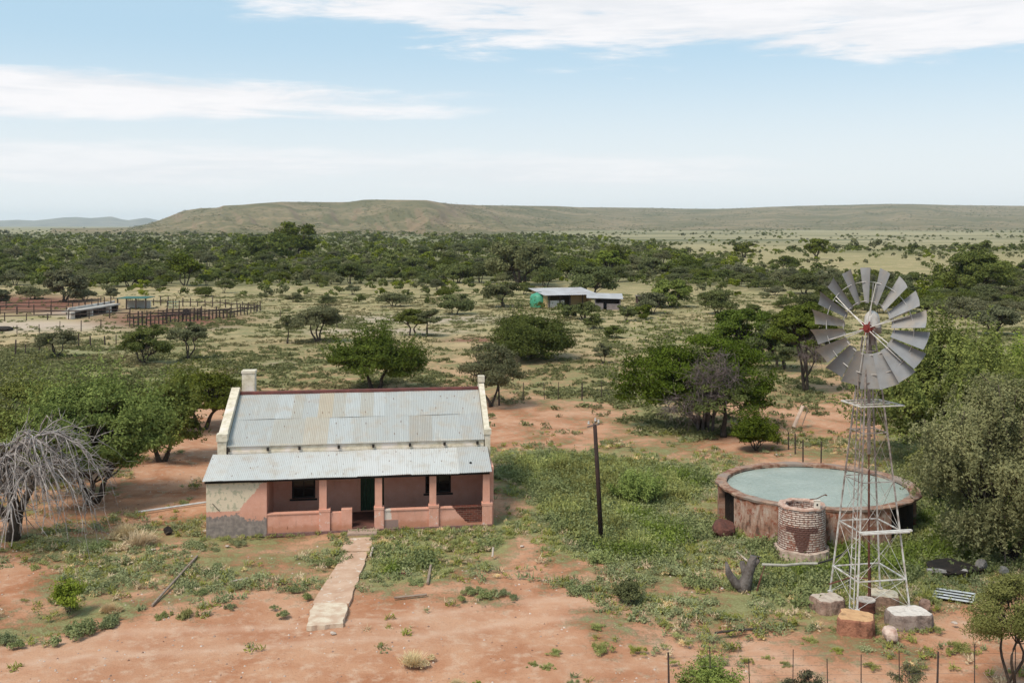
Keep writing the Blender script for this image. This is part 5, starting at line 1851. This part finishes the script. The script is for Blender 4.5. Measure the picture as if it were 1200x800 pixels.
T('bush', 748, 588, 62, 38, 'dense rounded bright weed bush in the green patch right of the pole', 'leaf_bright', cat='bush', K=46, nleaf=9000, leaf=.06, base=.0, stems=4, rc=.12, tr=.015, low=-.0, seed=31, spiky=.5)
T('thorn_tree', 345, 303, 48, 42, 'tallest dark crown of the thicket, breaking the line of the hills', 'leaf_dark', K=40, nleaf=3200, leaf=.7, base=.1, stems=3, rc=.13, tr=.5, low=-.4, seed=32)
T('thorn_tree', 316, 305, 60, 32, 'broad dark crown left of the tallest one in the thicket', 'leaf_dark', K=34, nleaf=2600, leaf=.7, base=.1, stems=3, rc=.13, tr=.5, low=-.4, seed=33)
T('thorn_tree', 610, 334, 74, 52, 'large grey green crown at the front of the thicket left of the tin shed', 'leaf_grey', K=50, nleaf=5200, leaf=.42, base=.1, stems=3, rc=.11, tr=.4, low=-.4, seed=34)
T('thorn_tree', 716, 322, 36, 28, 'dark yellow green tree behind the tin shed thicket', 'leaf_green', K=34, nleaf=2600, leaf=.42, base=.1, stems=3, rc=.12, tr=.4, low=-.4, seed=35)
T('thorn_tree', 957, 304, 26, 24, 'dark double crowned tree alone on the far straw plain', 'leaf_dark', K=20, nleaf=1400, leaf=.6, base=.1, stems=2, rc=.15, tr=.4, low=-.5, seed=36)
T('thorn_tree', 872, 302, 22, 18, 'round dark tree on the far plain left of the double crowned one', 'leaf_dark', K=16, nleaf=1000, leaf=.6, base=.1, stems=2, rc=.15, tr=.4, low=-.5, seed=37)
T('thorn_tree', 1142, 345, 84, 50, 'broad dark green tree mass right of the wind wheel, above the bright trees', 'leaf_green', K=60, nleaf=6000, leaf=.36, base=.1, stems=4, rc=.10, tr=.3, low=-.4, seed=38)
T('thorn_tree', 1165, 392, 52, 34, 'grey bushy tree above the bright green tree at the right', 'leaf_grey', K=34, nleaf=3600, leaf=.2, base=.15, stems=3, rc=.12, tr=.15, low=-.3, seed=39)
T('thorn_tree', 1150, 300, 22, 18, 'small dark tree on the far plain at the right', 'leaf_dark', K=16, nleaf=1000, leaf=.6, base=.1, stems=2, rc=.15, tr=.4, low=-.5, seed=40)
T('bush', 1130, 372, 60, 24, 'low wide grey bush right of the wind wheel in a sandy gap', 'leaf_grey', cat='bush', K=34, nleaf=3400, leaf=.2, base=.05, stems=4, rc=.12, tr=.1, low=-.3, seed=41)


def twigs(mb, rs, n, start, reach, rise, fall, r0, sub=5, ang0=0, ang1=6.28, mi=0):
    """arching bare branches that droop at their ends"""
    for k in range(n):
        a = rs.uniform(ang0, ang1)
        L = reach * rs.uniform(.55, 1.1)
        up = rise * rs.uniform(.6, 1.25)
        dn = fall * rs.uniform(.5, 1.2)
        d = Vector((math.cos(a), math.sin(a), 0))
        s = Vector(start) + Vector(rs.normal(size=3)) * .12
        w1, w2 = rs.uniform(-.25, .25, 2)
        pts = []
        for i in range(10):
            t = i / 9
            p_ = s + d * (L * t) + Vector((0, 0, up * math.sin(t * 1.9) - dn * t ** 2.6))
            p_ += Vector((-d.y, d.x, 0)) * (w1 * math.sin(3 * t) + w2 * t) + Vector(rs.normal(size=3)) * .02
            p_.z = max(p_.z, .04)
            pts.append(p_)
        mb.tube(pts, [r0 * (1 - .8 * i / 9) for i in range(10)], 4, mi, cap=False)
        for j in range(sub):
            i = rs.randint(3, 9)
            q = pts[i]
            dd_ = (d * rs.uniform(.2, 1) + Vector(rs.normal(size=3)) * .5)
            l2 = L * rs.uniform(.15, .38)
            pp = []
            for m in range(5):
                t = m / 4
                z_ = q + dd_ * (l2 * t) + Vector((0, 0, -.7 * l2 * t * t))
                z_.z = max(z_.z, .03)
                pp.append(z_)
            mb.tube(pp, [r0 * .38, r0 * .3, r0 * .24, r0 * .18, r0 * .12], 3, mi, cap=False)


g = ground(14, 632)
bare = empty('bare_drooping_tree', g, 'dead grey tree of arching bare branches at the left edge', 'dead tree')
rs = np.random.RandomState(77)
b = MB(); b.smooth = True
b.tube([(0, 0, -.2), (.1, .1, .8), (-.1, .1, 1.7), (-.3, .0, 2.8)], [.24, .20, .15, .10], 9)
b.tube([(.1, .1, .8), (.5, .1, 1.6), (.8, .0, 2.3)], [.18, .13, .1], 7)
b.tube([(.1, .1, .6), (-.7, .0, 1.3), (-1.3, -.1, 1.9)], [.17, .13, .1], 7)
b.build('trunk', M['bark'], bare)
b = MB()
for k in range(26):
    a = (rs.uniform(-2.6, .9) if k % 3 else rs.uniform(0, 6.28))
    st_ = [(-.3, 0, 2.6), (.7, .0, 2.1), (-1.2, -.1, 1.8), (-.1, .1, 1.6)][k % 4]
    L = rs.uniform(1.6, 3.3); up = rs.uniform(.5, 1.9); dn = rs.uniform(.5, 2.4)
    d = Vector((math.cos(a), math.sin(a), 0)); w1 = rs.uniform(-.4, .4)
    P_ = []
    for i in range(12):
        t = i / 11
        p_ = Vector(st_) + d * (L * t) + Vector((-d.y, d.x, 0)) * (w1 * t * t * 2) + Vector((0, 0, up * math.sin(t * 2.2) - dn * t ** 2.4)) + Vector(rs.normal(size=3)) * .035
        p_.z = max(p_.z, .08); P_.append(p_)
    r0_ = rs.uniform(.045, .075)
    b.tube(P_, [r0_ * (1 - .8 * i / 11) for i in range(12)], 5, cap=False)
    for j in range(rs.randint(13, 22)):
        i = rs.randint(2, 11)
        q = P_[i]
        dd_ = (P_[min(i + 1, 11)] - P_[i - 1]).normalized() * rs.uniform(.3, 1.0) + Vector(rs.normal(size=3)) * .5 + Vector((0, 0, .15))
        l2 = rs.uniform(.35, 1.25)
        pp = []
        for m in range(6):
            t = m / 5
            z_ = q + dd_ * (l2 * t) + Vector((0, 0, -.55 * l2 * t * t * (1 + t))) + Vector(rs.normal(size=3)) * .02
            z_.z = max(z_.z, .03); pp.append(z_)
        r1_ = r0_ * (1 - .8 * i / 11) * .62 + .004
        b.tube(pp, [r1_ * (1 - .14 * m) for m in range(6)], 4, cap=False)
        for m2 in range(3):
            e0 = pp[rs.randint(2, 6)]; e1 = e0 + dd_ * .22 + Vector(rs.normal(size=3)) * .20
            b.tube([e0, e1], [r1_ * .5, r1_ * .2], 3, cap=False)
b.build('bare_branches', M['deadwood'], bare)
bare.scale = (1.22, 1.22, 1.14)
def tangle(mb, rs, n, c, rad, roots, r0):
    """dense mass of dead forking branches filling an ellipsoid"""
    nodes = [Vector(p) for p in roots]
    for k in range(n):
        d = rs.normal(size=3); d /= np.linalg.norm(d)
        p_ = Vector(np.array(c) + d * np.array(rad) * rs.rand() ** .4)
        p_.z = max(p_.z, .1)
        q = min(nodes, key=lambda w_: (w_ - p_).length * rs.uniform(.7, 1.3))
        L = (p_ - q).length
        bend = Vector(rs.normal(size=3)) * L * .16
        pts = [q.lerp(p_, t) + bend * math.sin(math.pi * t) for t in (0, .25, .5, .75, 1)]
        r_0 = r0 * rs.uniform(.5, 1.1)
        mb.tube(pts, [r_0, r_0 * .8, r_0 * .6, r_0 * .42, r_0 * .25], 4, cap=False)
        nodes.append(pts[2])
        if k < 30: nodes.append(pts[3])
        for j in range(6):
            a = pts[rs.randint(1, 5)]
            e = a + Vector(rs.normal(size=3)) * .42 + Vector((0, 0, -.12))
            mb.tube([a, a.lerp(e, .5) + Vector(rs.normal(size=3)) * .05, e], [r_0 * .34, r_0 * .26, r_0 * .15], 3, cap=False)


rs = np.random.RandomState(78)
b = MB()
roots = [(-.2, -.4, .1), (.2, -.6, .6), (.0, -.8, 1.4), (.2, -1.2, 2.0)]
for k in range(4):
    b.tube([(-.4 + .3 * k, -.6, -.1), (-.35 + .28 * k, -1.2, 1.4), (.0 + .2 * k, -2.7, 3.2)], [.10, .075, .04], 6)
tangle(b, rs, 170, (.25, -3.0, 3.4), (1.6, .9, 1.75), roots + [(-.35 + .28 * k, -1.2, 1.4) for k in range(4)] + [(.0 + .2 * k, -2.7, 3.2) for k in range(4)], .034)
tangle(b, rs, 80, (-1.5, -3.0, 1.9), (1.7, .8, .7), [(-.3, -1.0, 1.2), (-.8, -1.4, 1.7)], .03)
b.build('dead_branches', M['deadpurple'], dt)
rs = np.random.RandomState(79)
for o in [o for o in SC.objects if o.get('label', '').startswith('tall dark tree with drooping')]:
    b = MB(); tangle(b, rs, 90, (.1, -1.5, 3.1), (1.5, .7, .9), [(0, -.6, 2.0), (.4, -.8, 2.4), (-.4, -.8, 2.4)], .036); b.build('dead_twigs', M['deadpurple'], o)

# ------------------------------------------------------------------ single herbs, tufts and low shrubs one can count


def mound(rs, r, hh, n, leaf, stretch=1.6, spread=1.0):
    d = rs.normal(size=(n, 3)); d[:, 2] = np.abs(d[:, 2])
    d /= np.linalg.norm(d, axis=1, keepdims=True)
    k = rs.uniform(.35, 1.0, (n, 1)) ** .6
    lob = 1 + .25 * np.sin(3 * np.arctan2(d[:, 1], d[:, 0]) + rs.rand() * 6)[:, None]
    C = d * k * np.array([r, r, hh]) * lob
    return leaf_quads(rs, C, leaf, stretch, .3, outw=C, ow=.9)


def tuft(rs, r, hh, n, wd):
    """grass blades fanning out from the root: long thin quads"""
    a = rs.uniform(0, 6.28, n); out_ = r * rs.uniform(.2, 1.0, n); h_ = hh * rs.uniform(.5, 1.1, n)
    bx, by = rs.normal(size=(2, n)) * r * .22
    tx, ty = bx + np.cos(a) * out_, by + np.sin(a) * out_
    sx_, sy_ = -np.sin(a) * wd / 2, np.cos(a) * wd / 2
    V = np.zeros((n, 4, 3))
    V[:, 0] = np.stack([bx - sx_, by - sy_, np.zeros(n)], -1)
    V[:, 1] = np.stack([bx + sx_, by + sy_, np.zeros(n)], -1)
    V[:, 2] = np.stack([tx + sx_ * .4, ty + sy_ * .4, h_], -1)
    V[:, 3] = np.stack([tx - sx_ * .4, ty - sy_ * .4, h_], -1)
    return V


def lumps(rs, k, r, hh, n, leaf, stretch=1.5, sp=.8):
    Q = []
    for _ in range(k):
        f = rs.uniform(.6, 1.25)
        q = mound(rs, r * f, hh * rs.uniform(.5, 1.1), n, leaf, stretch)
        Q.append(q + np.array([rs.normal() * r * sp, rs.normal() * r * sp, 0]))
    return np.concatenate(Q)


HERBS = {}
for i in range(4):
    rs = np.random.RandomState(100 + i)
    b = MB()
    q = lumps(rs, 7, .19, .26, 260, .036, 1.6, 1.1); b.quads(q, rs.rand(len(q)))
    HERBS['herb', i] = b.build('herb_clump', M['herb'])
    b = MB(); q = np.concatenate([tuft(rs, .36, .36, 420, .014), lumps(rs, 6, .16, .22, 150, .026, 3.0, 1.1)]); b.quads(q, rs.rand(len(q)))
    HERBS['straw', i] = b.build('straw_tuft', M['straw'])
    b = MB(); q = np.concatenate([lumps(rs, 11, .13, .18, 90, .032, 2.2, 1.9), tuft(rs, .36, .26, 130, .015)]); b.quads(q, rs.rand(len(q)))
    HERBS['grass', i] = b.build('grass_tuft', M['grass'])
used = set()


def herb(kind, px, py, wpx, label, group=None, i=0, hs=1.0):
    g = ground(px, py); s = wpx * g.y / F / 1.1
    src = HERBS[kind, i]
    o = src if (kind, i) not in used else src.copy()
    if (kind, i) in used: COL.objects.link(o)
    used.add((kind, i))
    o.location = g; o.scale = (s, s, s * hs); o.rotation_euler = (0, 0, (px * 1.7) % 6.28)
    cat = {'herb': 'herb', 'straw': 'dry grass', 'grass': 'grass tuft'}[kind]
    if 'group' in o.keys() and not group: del o['group']
    return tag(o, label, cat, group)


herb('straw', 148, 628, 50, 'brownish dry grass mound left of the house corner', i=0, hs=.8)
herb('straw', 165, 638, 62, 'palest straw coloured mound left of the house corner', i=1, hs=.7)
herb('herb', 110, 642, 34, 'grey green round clump left of the straw mounds', i=0)
herb('grass', 218, 722, 32, 'bright feathery light green tuft on the left foreground', i=0, hs=1.5)
herb('straw', 128, 716, 34, 'pale silvery tuft above the dark green herb row', i=2, hs=.8)
herb('straw', 483, 778, 52, 'sparse dry straw tuft alone on the sandy track', i=3, hs=.7)
herb('straw', 535, 803, 28, 'small straw tuft at the bottom edge', i=0, hs=.7)
herb('herb', 704, 659, 48, 'round blue green clump right below the pole foot', i=1, hs=1.1)
herb('herb', 92, 742, 58, 'wide dark blue green clump on the left foreground', i=2)
herb('herb', 128, 732, 44, 'blue green clump under the silvery tuft', i=3)
herb('herb', 815, 684, 48, 'blue green clump on red soil left of the stump', i=0)
herb('herb', 680, 692, 44, 'blue green clump on the bare red soil below the pole', i=1)
herb('grass', 705, 760, 34, 'rounded green tuft amid sparse weeds at lower centre', i=1)
herb('herb', 670, 802, 20, 'small blue green clump at the bottom edge', i=2)
herb('grass', 1123, 759, 40, 'low green tuft right of the windmill blocks', i=2, hs=.7)
GI = 'small blue green clumps growing on the red soil before the house'
for k, (x, y, w_) in enumerate([(281, 637, 24), (330, 720, 16), (322, 712, 14), (361, 700, 22), (332, 720, 18), (268, 712, 20), (265, 700, 18), (345, 692, 22), (236, 695, 20), (192, 722, 22), (8, 750, 34), (22, 756, 26),
                               (550, 694, 24), (572, 698, 26), (602, 700, 16), (542, 702, 18), (560, 692, 20), (588, 694, 22), (255, 664, 20), (232, 640, 34), (470, 660, 26), (488, 682, 26), (383, 660, 28)]):
    wh = ('against the foot of the house wall' if y < 645 else 'at the left edge of the photo' if x < 60 else 'in the cluster on bare soil right of the path' if x > 530
          else 'in the weed patch right of the path' if x > 440 else 'beside the left edge of the cement path' if x > 300 else 'in the weedy ground left of the path')
    herb('herb', x, y, w_, 'small blue green clump ' + wh, 'small blue green clumps ' + wh, i=k % 4, hs=.9)
GI2 = 'small weed tufts on the bare soil around the windmill'
for k, (x, y, w_) in enumerate([(875, 774, 22), (900, 770, 14), (920, 778, 18), (806, 754, 14), (790, 776, 18), (850, 722, 24), (780, 732, 22), (640, 782, 24), (625, 778, 18), (748, 762, 28), (650, 764, 22), (982, 762, 20), (950, 750, 26),
                               (1080, 700, 22), (1020, 780, 22), (1100, 738, 20), (780, 715, 24), (760, 700, 20), (700, 735, 22), (560, 800, 14)]):
    wh = ('on bare soil left of the near wire fence' if x < 700 else 'just behind the near wire fence' if y > 745 else 'beside the windmill blocks' if x > 900 else 'on the weedy soil left of the windmill')
    herb('grass', x, y, w_, 'small green weed tuft ' + wh, 'small green weed tufts ' + wh, i=k % 4, hs=.7)
for key, o in HERBS.items():
    if key not in used: bpy.data.objects.remove(o)

# ------------------------------------------------------------------ ground cover (nobody could count it)
def scatter(n, ylo, yhi, seed, power=1.0, p_of=lambda v: v):
    rs = np.random.RandomState(seed)
    X, Y = [], []
    tot = 0
    while tot < n:
        m = n * 3
        # even density over the ground seen in the frame
        y = np.sqrt(rs.uniform(ylo ** 2, yhi ** 2, m))
        x = rs.uniform(-.56, .56, m) * y
        v = veg_at(x, y)
        cl_ = fbm(x * .55, y * .55, 4, 31)
        keep = rs.rand(m) < p_of(v) * np.clip((cl_ - .37 + (v - .45) * .42) * 5, 0, 1) ** power
        x, y = x[keep], y[keep]
        # not in the house, dam, paths
        u = (x - HO.x) * ce + (y - HO.y) * se; w_ = -(x - HO.x) * se + (y - HO.y) * ce
        inside = (u > -.3) & (u < UMAX + .4) & (w_ > -.25) & (w_ < 10)
        inside |= (x - TC[0]) ** 2 + (y - TC[1]) ** 2 < (TR + .15) ** 2
        inside |= (x - BC[0] + .1) ** 2 + (y - BC[1] + .55) ** 2 < 1.35 ** 2
        px, py = to_px(x, y)
        cx = np.interp(py, [629, 650, 708, 736], [424, 418, 388, 380]); hw = np.interp(py, [629, 650, 736], [13, 13, 24])
        inside |= (np.abs(px - cx) < hw) & (py > 626) & (py < 738)
        x, y = x[~inside], y[~inside]
        X.append(x); Y.append(y); tot += len(x)
        if m > 5e6: break
    return np.concatenate(X)[:n], np.concatenate(Y)[:n], rs


def cover(name, mat, protos, X, Y, S, rs, HS=None):
    b = MB()
    V, TT = [], []
    k = rs.randint(0, len(protos), len(X)); a = rs.uniform(0, 6.28, len(X))
    for pi in range(len(protos)):
        sel = np.where(k == pi)[0]
        if not len(sel): continue
        P = protos[pi]
        c_, s_ = np.cos(a[sel])[:, None, None], np.sin(a[sel])[:, None, None]
        sc = S[sel][:, None, None]
        hs = (HS[sel] if HS is not None else np.ones(len(sel)))[:, None, None]
        x = (P[None, :, :, 0] * c_ - P[None, :, :, 1] * s_) * sc + X[sel][:, None, None]
        y = (P[None, :, :, 0] * s_ + P[None, :, :, 1] * c_) * sc + Y[sel][:, None, None]
        z = P[None, :, :, 2] * sc * hs - .03 + 0 * x
        q = np.stack([x, y, z], -1).reshape(-1, 4, 3)
        V.append(q)
        TT.append(np.clip(np.repeat(rs.rand(len(sel)), len(P)) * .7 + rs.rand(len(q)) * .45 - .05, 0, 1))
    b.quads(np.concatenate(V), np.concatenate(TT))
    o = b.build(name, mat)
    o['kind'] = 'stuff'
    return o


rs = np.random.RandomState(55)
pm_near = [lumps(rs, 3, .15, .20, 34, .042) for _ in range(6)]
pg_near = [np.concatenate([tuft(rs, .20, .16, 26, .022), lumps(rs, 3, .14, .09, 26, .036, 2.2)]) for _ in range(6)]
pl_near = [np.concatenate([lumps(rs, 4, .17, .30, 40, .045, 2.0), tuft(rs, .26, .36, 14, .02)]) for _ in range(6)]
pf = [lumps(rs, 3, .22, .20, 13, .085, 1.8) for _ in range(8)]
dens = lambda v: v ** 1.4
X, Y, r_ = scatter(6200, 26, 62, 1, 1.0, dens)
sel = fbm(X * .22, Y * .22, 4, 77)
v = veg_at(X, Y)
lush = v > .72
hb = (~lush) & (sel < .50)
cover('herb_cover', M['herb'], pm_near, X[hb], Y[hb], r_.uniform(.55, 1.35, hb.sum()), r_)
gs_ = (~lush) & (sel >= .50)
cover('grass_cover', M['grass'], pg_near, X[gs_], Y[gs_], r_.uniform(.5, 1.2, gs_.sum()), r_)
X2, Y2, r_ = scatter(4600, 34, 58, 2, .7, lambda v: (v > .70) * v)
big = .6 + 1.2 * np.clip(fbm(X2 * .5, Y2 * .5, 3, 41) - .2, 0, 1)
S2 = r_.uniform(.6, 1.3, len(X2)) * big * 1.15
z2 = fbm(X2 * .33, Y2 * .33, 4, 53) + r_.uniform(-.05, .05, len(X2))
for lo, hi, mt in ((0, .45, 'leaf_fresh'), (.45, .57, 'herb_lush'), (.56, 2, 'leaf_olive')):
    q2 = (z2 >= lo) & (z2 < hi)
    cover('weed_cover', M[mt], pl_near, X2[q2], Y2[q2], S2[q2], r_, r_.uniform(.5, 1.4, q2.sum()))
X2, Y2, r_ = scatter(2600, 34, 58, 12, .7, lambda v: (v > .62) * v)
cover('herb_cover', M['herb'], pm_near, X2, Y2, r_.uniform(1.0, 1.9, len(X2)), r_, r_.uniform(1, 1.7, len(X2)))
X3, Y3, r_ = scatter(1100, 26, 62, 3, 1.0, dens)
cover('dry_grass_cover', M['straw'], pg_near, X3, Y3, r_.uniform(.3, .9, len(X3)), r_)
pt_ = [np.concatenate([tuft(rs, .10, .07, 12, .014), lumps(rs, 1, .09, .06, 12, .024, 2.2)]) for _ in range(6)]
for sd_, mt_, n_ in ((41, 'straw', 1800), (42, 'grass', 4200), (43, 'herb', 2600)):
    X5, Y5, r_ = scatter(n_, 26, 64, sd_, .6, lambda v: .12 + v)
    cover({'straw': 'dry_grass_cover', 'grass': 'grass_cover', 'herb': 'herb_cover'}[mt_], M[mt_], pt_, X5, Y5, r_.uniform(.8, 3.0, len(X5)), r_)
# weeds crowding the feet of the blocks, pole, dam and house
ex, ey = [], []
for (cx_, cy_, n_) in ((970, 712, 34), (1001, 742, 30), (1035, 706, 30), (1064, 738, 40), (1043, 750, 12), (705, 637, 14), (872, 692, 22), (1018, 722, 12)):
    g_ = ground(cx_, cy_ - 8); a_ = r_.uniform(0, 6.28, n_); q_ = r_.uniform(.5, .85, n_)
    ex += list(g_.x + q_ * np.cos(a_)); ey += list(g_.y + q_ * np.sin(a_) * .9)
for u_ in r_.uniform(-.2, UMAX, 60):
    w_ = -r_.uniform(.15, .45); ex.append(HO.x + u_ * ce - w_ * se); ey.append(HO.y + u_ * se + w_ * ce)
ex, ey = np.array(ex), np.array(ey)
hf_ = len(ex) // 2
pp_ = r_.permutation(len(ex)); ex, ey = ex[pp_], ey[pp_]
cover('grass_cover', M['grass'], pt_, ex[:hf_], ey[:hf_], r_.uniform(.8, 2.2, hf_), r_)
cover('herb_cover', M['herb'], pm_near, ex[hf_:], ey[hf_:], r_.uniform(.35, .8, len(ex) - hf_), r_)
# grit and pebbles
X6 = r_.uniform(-.5, .5, 5200); Y6 = np.sqrt(r_.uniform(26 ** 2, 58 ** 2, 5200)); X6 = X6 * Y6
k6 = fbm(X6 * .35, Y6 * .35, 4, 17) > .47
X6, Y6 = X6[k6], Y6[k6]
b = MB()
for x_, y_ in zip(X6, Y6):
    q_ = r_.uniform(.012, .05); w_ = q_ * r_.uniform(.7, 1.6); z_ = float(ground_relief(np.array(x_), np.array(y_)))
    a_ = r_.uniform(0, 3)
    p_ = [(x_ + q_ * math.cos(a_ + t * 1.57), y_ + w_ * math.sin(a_ + t * 1.57), z_ + .002) for t in range(4)]
    b.add(p_ + [(x_, y_, z_ + q_ * .8)], [(0, 1, 4), (1, 2, 4), (2, 3, 4), (3, 0, 4)], 0, r_.rand())
m_, h, om = new_mat('grit')
p = h.node('ShaderNodeBsdfPrincipled')
h.put(p.inputs['Base Color'], h.mix(h.attr('tint').outputs['Fac'], (0.16, 0.075, 0.045), (0.58, 0.47, 0.40)))
p.inputs['Roughness'].default_value = .9
h.link(p.outputs[0], om.inputs[0])
b.build('gravel', m_)['kind'] = 'stuff'
X4, Y4, r_ = scatter(21000, 60, 190, 4, 1.0, dens)
s4 = fbm(X4 * .08, Y4 * .08, 4, 78)
cover('herb_cover', M['leaf_olive'], pf, X4[s4 < .5], Y4[s4 < .5], r_.uniform(.6, 1.6, (s4 < .5).sum()), r_)
cover('grass_cover', M['grass_dry'], pf, X4[s4 >= .5], Y4[s4 >= .5], r_.uniform(.5, 1.4, (s4 >= .5).sum()), r_)

# ------------------------------------------------------------------ the thicket: 300 nearest bushes stand alone, the rest is one mass
rs = np.random.RandomState(8)
KEEP = [(640, 700, 335, 362), (140, 310, 350, 384), (0, 140, 352, 392), (690, 780, 340, 360)]
acc = []
grid = {}
cand = 60000
pyc = 267 + (368 - 267) * rs.rand(cand) ** .9
order = np.argsort(-pyc)
for i in order:
    py = pyc[i]; px = rs.uniform(-60, 1260)
    Y = F * HC / (py - HOR); X = (px - 600) * Y / F
    d = float(bush_at(np.array([X]), np.array([Y]))[0])
    if -60 < px < 0: d = float(bush_at(np.array([-590 * Y / F]), np.array([Y]))[0])
    if rs.rand() > d * .95: continue
    if any(a < px < c_ and e < py < f_ for a, c_, e, f_ in KEEP) : continue
    big = rs.rand()
    d *= min(1.25, max(.06, (float(fbm(np.array([px * .022]), np.array([py * .28]), 3, 63)[0]) - (.34 if d < .8 else .12)) * 3.6))
    if d < .08: continue
    size = (2.4 + 4.8 * rs.rand() ** 1.5) * (0.7 + .55 * min(d, 1))
    gap = 1 + 6.5 * max(0, .85 - d) ** 1.35
    wpx = max(size * F / Y, 1.8 + 1.6 * big)
    sx_, sy_ = wpx * .50 * gap, max(wpx * .17, .8) * gap
    cell = (int(px // 24), int(py // 8))
    ok = True
    for cx in range(cell[0] - 2, cell[0] + 3):
        for cy in range(cell[1] - 2, cell[1] + 3):
            for (qx, qy, qw) in grid.get((cx, cy), ()):
                if ((qx - px) / (sx_ * .5 + qw * .25)) ** 2 + ((qy - py) / (sy_ * .5 + max(qw * .085, .4))) ** 2 < 1:
                    ok = False; break
            if not ok: break
        if not ok: break
    if not ok: continue
    grid.setdefault(cell, []).append((px, py, wpx))
    acc.append((px, py, X, Y, size, wpx))
print('bushes', len(acc))
KINDS = [('leaf_dark', 'dark green'), ('leaf_bush', 'mid green'), ('leaf_grey', 'grey green')]
protos = []
for k in range(9):
    mat = KINDS[k % 3]
    lm, tm = tree_meshes(300 + k, 1.0, .62 + .1 * (k // 3), base=(.02, .08, .22)[k // 3], K=(20, 24, 22)[k // 3], nleaf=(2300, 2700, 2300)[k // 3], leaf=.044, rc=.165, stems=3, tr=.022, low=(-.1, -.3, -.25)[k // 3], flat=.6)
    for tv in tm.v: pass
    base_n = lm.n
    tv = np.concatenate(tm.v)
    lm.add(tv, tm.f, 1)
    o = lm.build('thorn_bush', [M[mat[0]], M['bark']])
    protos.append((o, mat[1], k // 3))
first = set()


LMK = [(90, 'behind the feed trough'), (190, 'behind the green roofed shelter'), (300, 'behind the red yard'), (390, 'below the tallest dark crown'), (500, 'above the farmhouse roof'),
       (600, 'left of the tin shed'), (700, 'near the tin shed'), (800, 'near the ruined pen'), (890, 'above the half dead tree'), (960, 'left of the wind wheel'), (1090, 'behind the wind wheel'), (1400, 'at the right edge')]


def zone(px, py):
    near_ = 'in front of the thicket' if py > 344 else ('in the thicket' if px < 700 else 'in the scrub belt')
    return near_ + ' ' + next(t for x, t in LMK if px < x)


seen = [a for a in acc if -25 < a[0] < 1225]
seen.sort(key=lambda a: -a[5])
near, rest = seen[:290], seen[290:] + [a for a in acc if not (-25 < a[0] < 1225)]
for (px, py, X, Y, size, wpx) in near:
    k = rs.randint(0, 9) if py < 350 else rs.choice([0, 1, 2, 3, 4, 5])
    src, colr, form = protos[k]
    o = src if k not in first else src.copy()
    if k in first: COL.objects.link(o)
    first.add(k)
    o.location = (X, Y, -.03); o.scale = (size, size, size * rs.uniform(.75, 1.05)); o.rotation_euler = (0, 0, rs.uniform(0, 6.28))
    form_w = ('low round', 'bushy', 'stemmed')[form]
    z_ = zone(px, py)
    tag(o, '%s %s thorn bush %s' % (form_w, colr, z_), 'bush', '%s %s thorn bushes %s' % (form_w, colr, z_))

# far mass
mp = []
r2 = np.random.RandomState(9)
for k in range(6):
    n = 200
    q = []
    cl = crown_clumps(r2, 10, .40, .40, .27, .26, -.25, .2, .25)
    for c_ in cl:
        C = c_ + (lambda z_: z_ / np.linalg.norm(z_, axis=1, keepdims=True))(r2.normal(size=(n // 10, 3))) * .125 * r2.uniform(.6, 1.05, (n // 10, 1)) * np.array([1.15, 1.15, .8])
        C[:, 2] = np.maximum(C[:, 2], .02)
        q.append(leaf_quads(r2, C, .10, 1.3, .3, outw=(C - c_) + .6 * (c_ - np.array([0, 0, .2])), ow=1.1))
    mp.append(np.concatenate(q))
rest = np.array(rest)
mm = r2.rand(len(rest))
for lo, hi, mat, nm in ((0, .30, 'leaf_dark', 'thicket'), (.30, .60, 'leaf_bush', 'thicket'), (.60, .78, 'leaf_green', 'thicket'), (.78, 1.01, 'leaf_grey', 'thicket')):
    s_ = (mm >= lo) & (mm < hi)
    o = cover(nm, M[mat], mp, rest[s_, 2], rest[s_, 3], np.maximum(rest[s_, 4], 3.0 * rest[s_, 3] / F) * r2.uniform(.9, 1.35, s_.sum()), r2, r2.uniform(.8, 1.25, s_.sum()))

# scrub dots on the hills and far plain
n = 16000
px = r2.uniform(150, 1260, n)
u_ = r2.uniform(-.12, 1.0, n)
_, ft, tp = hill_height(px, np.full(n, 2000.))
Yh = ft + (tp - ft) * u_
Zh, _, _ = hill_height(px, Yh)
Zh = np.where(u_ < 0, 0, Zh)
Xh = (px - 600) * Yh / F
cl_ = fbm(px * .03, Yh * .004, 5, 91)
keep = r2.rand(n) < np.clip((cl_ - .42) * 5, .06, 1) * np.where(u_ < 0.02, .5, 1)
px, Xh, Yh, Zh = px[keep], Xh[keep], Yh[keep], Zh[keep]
b = MB()
V = []
for i in range(len(Xh)):
    P = mp[i % 6][:: 9]
    s_ = r2.uniform(2.5, 8) * (Yh[i] / 2600) ** .5
    V.append(P * np.array([s_, s_, s_ * .8]) * 1.15 + np.array([Xh[i], Yh[i], max(Zh[i], 0) - .5]))
V = np.concatenate(V)
b.quads(V, r2.rand(len(V)))
o = b.build('hillside_scrub', M['leaf_bush']); o['kind'] = 'stuff'

# ------------------------------------------------------------------ the air
hb_ = MB()
hb_.box(-17000, 17000, -500, 17500, -3.0, 190.0)
m_, h, om = new_mat('thin air')
pv = h.node('ShaderNodeVolumePrincipled')
pv.inputs['Color'].default_value = (.80, .89, 1.0, 1)
pv.inputs['Density'].default_value = 5e-5
pv.inputs['Anisotropy'].default_value = 0.2
h.link(pv.outputs[0], om.inputs['Volume'])
o = hb_.build('haze', m_)
o['kind'] = 'stuff'
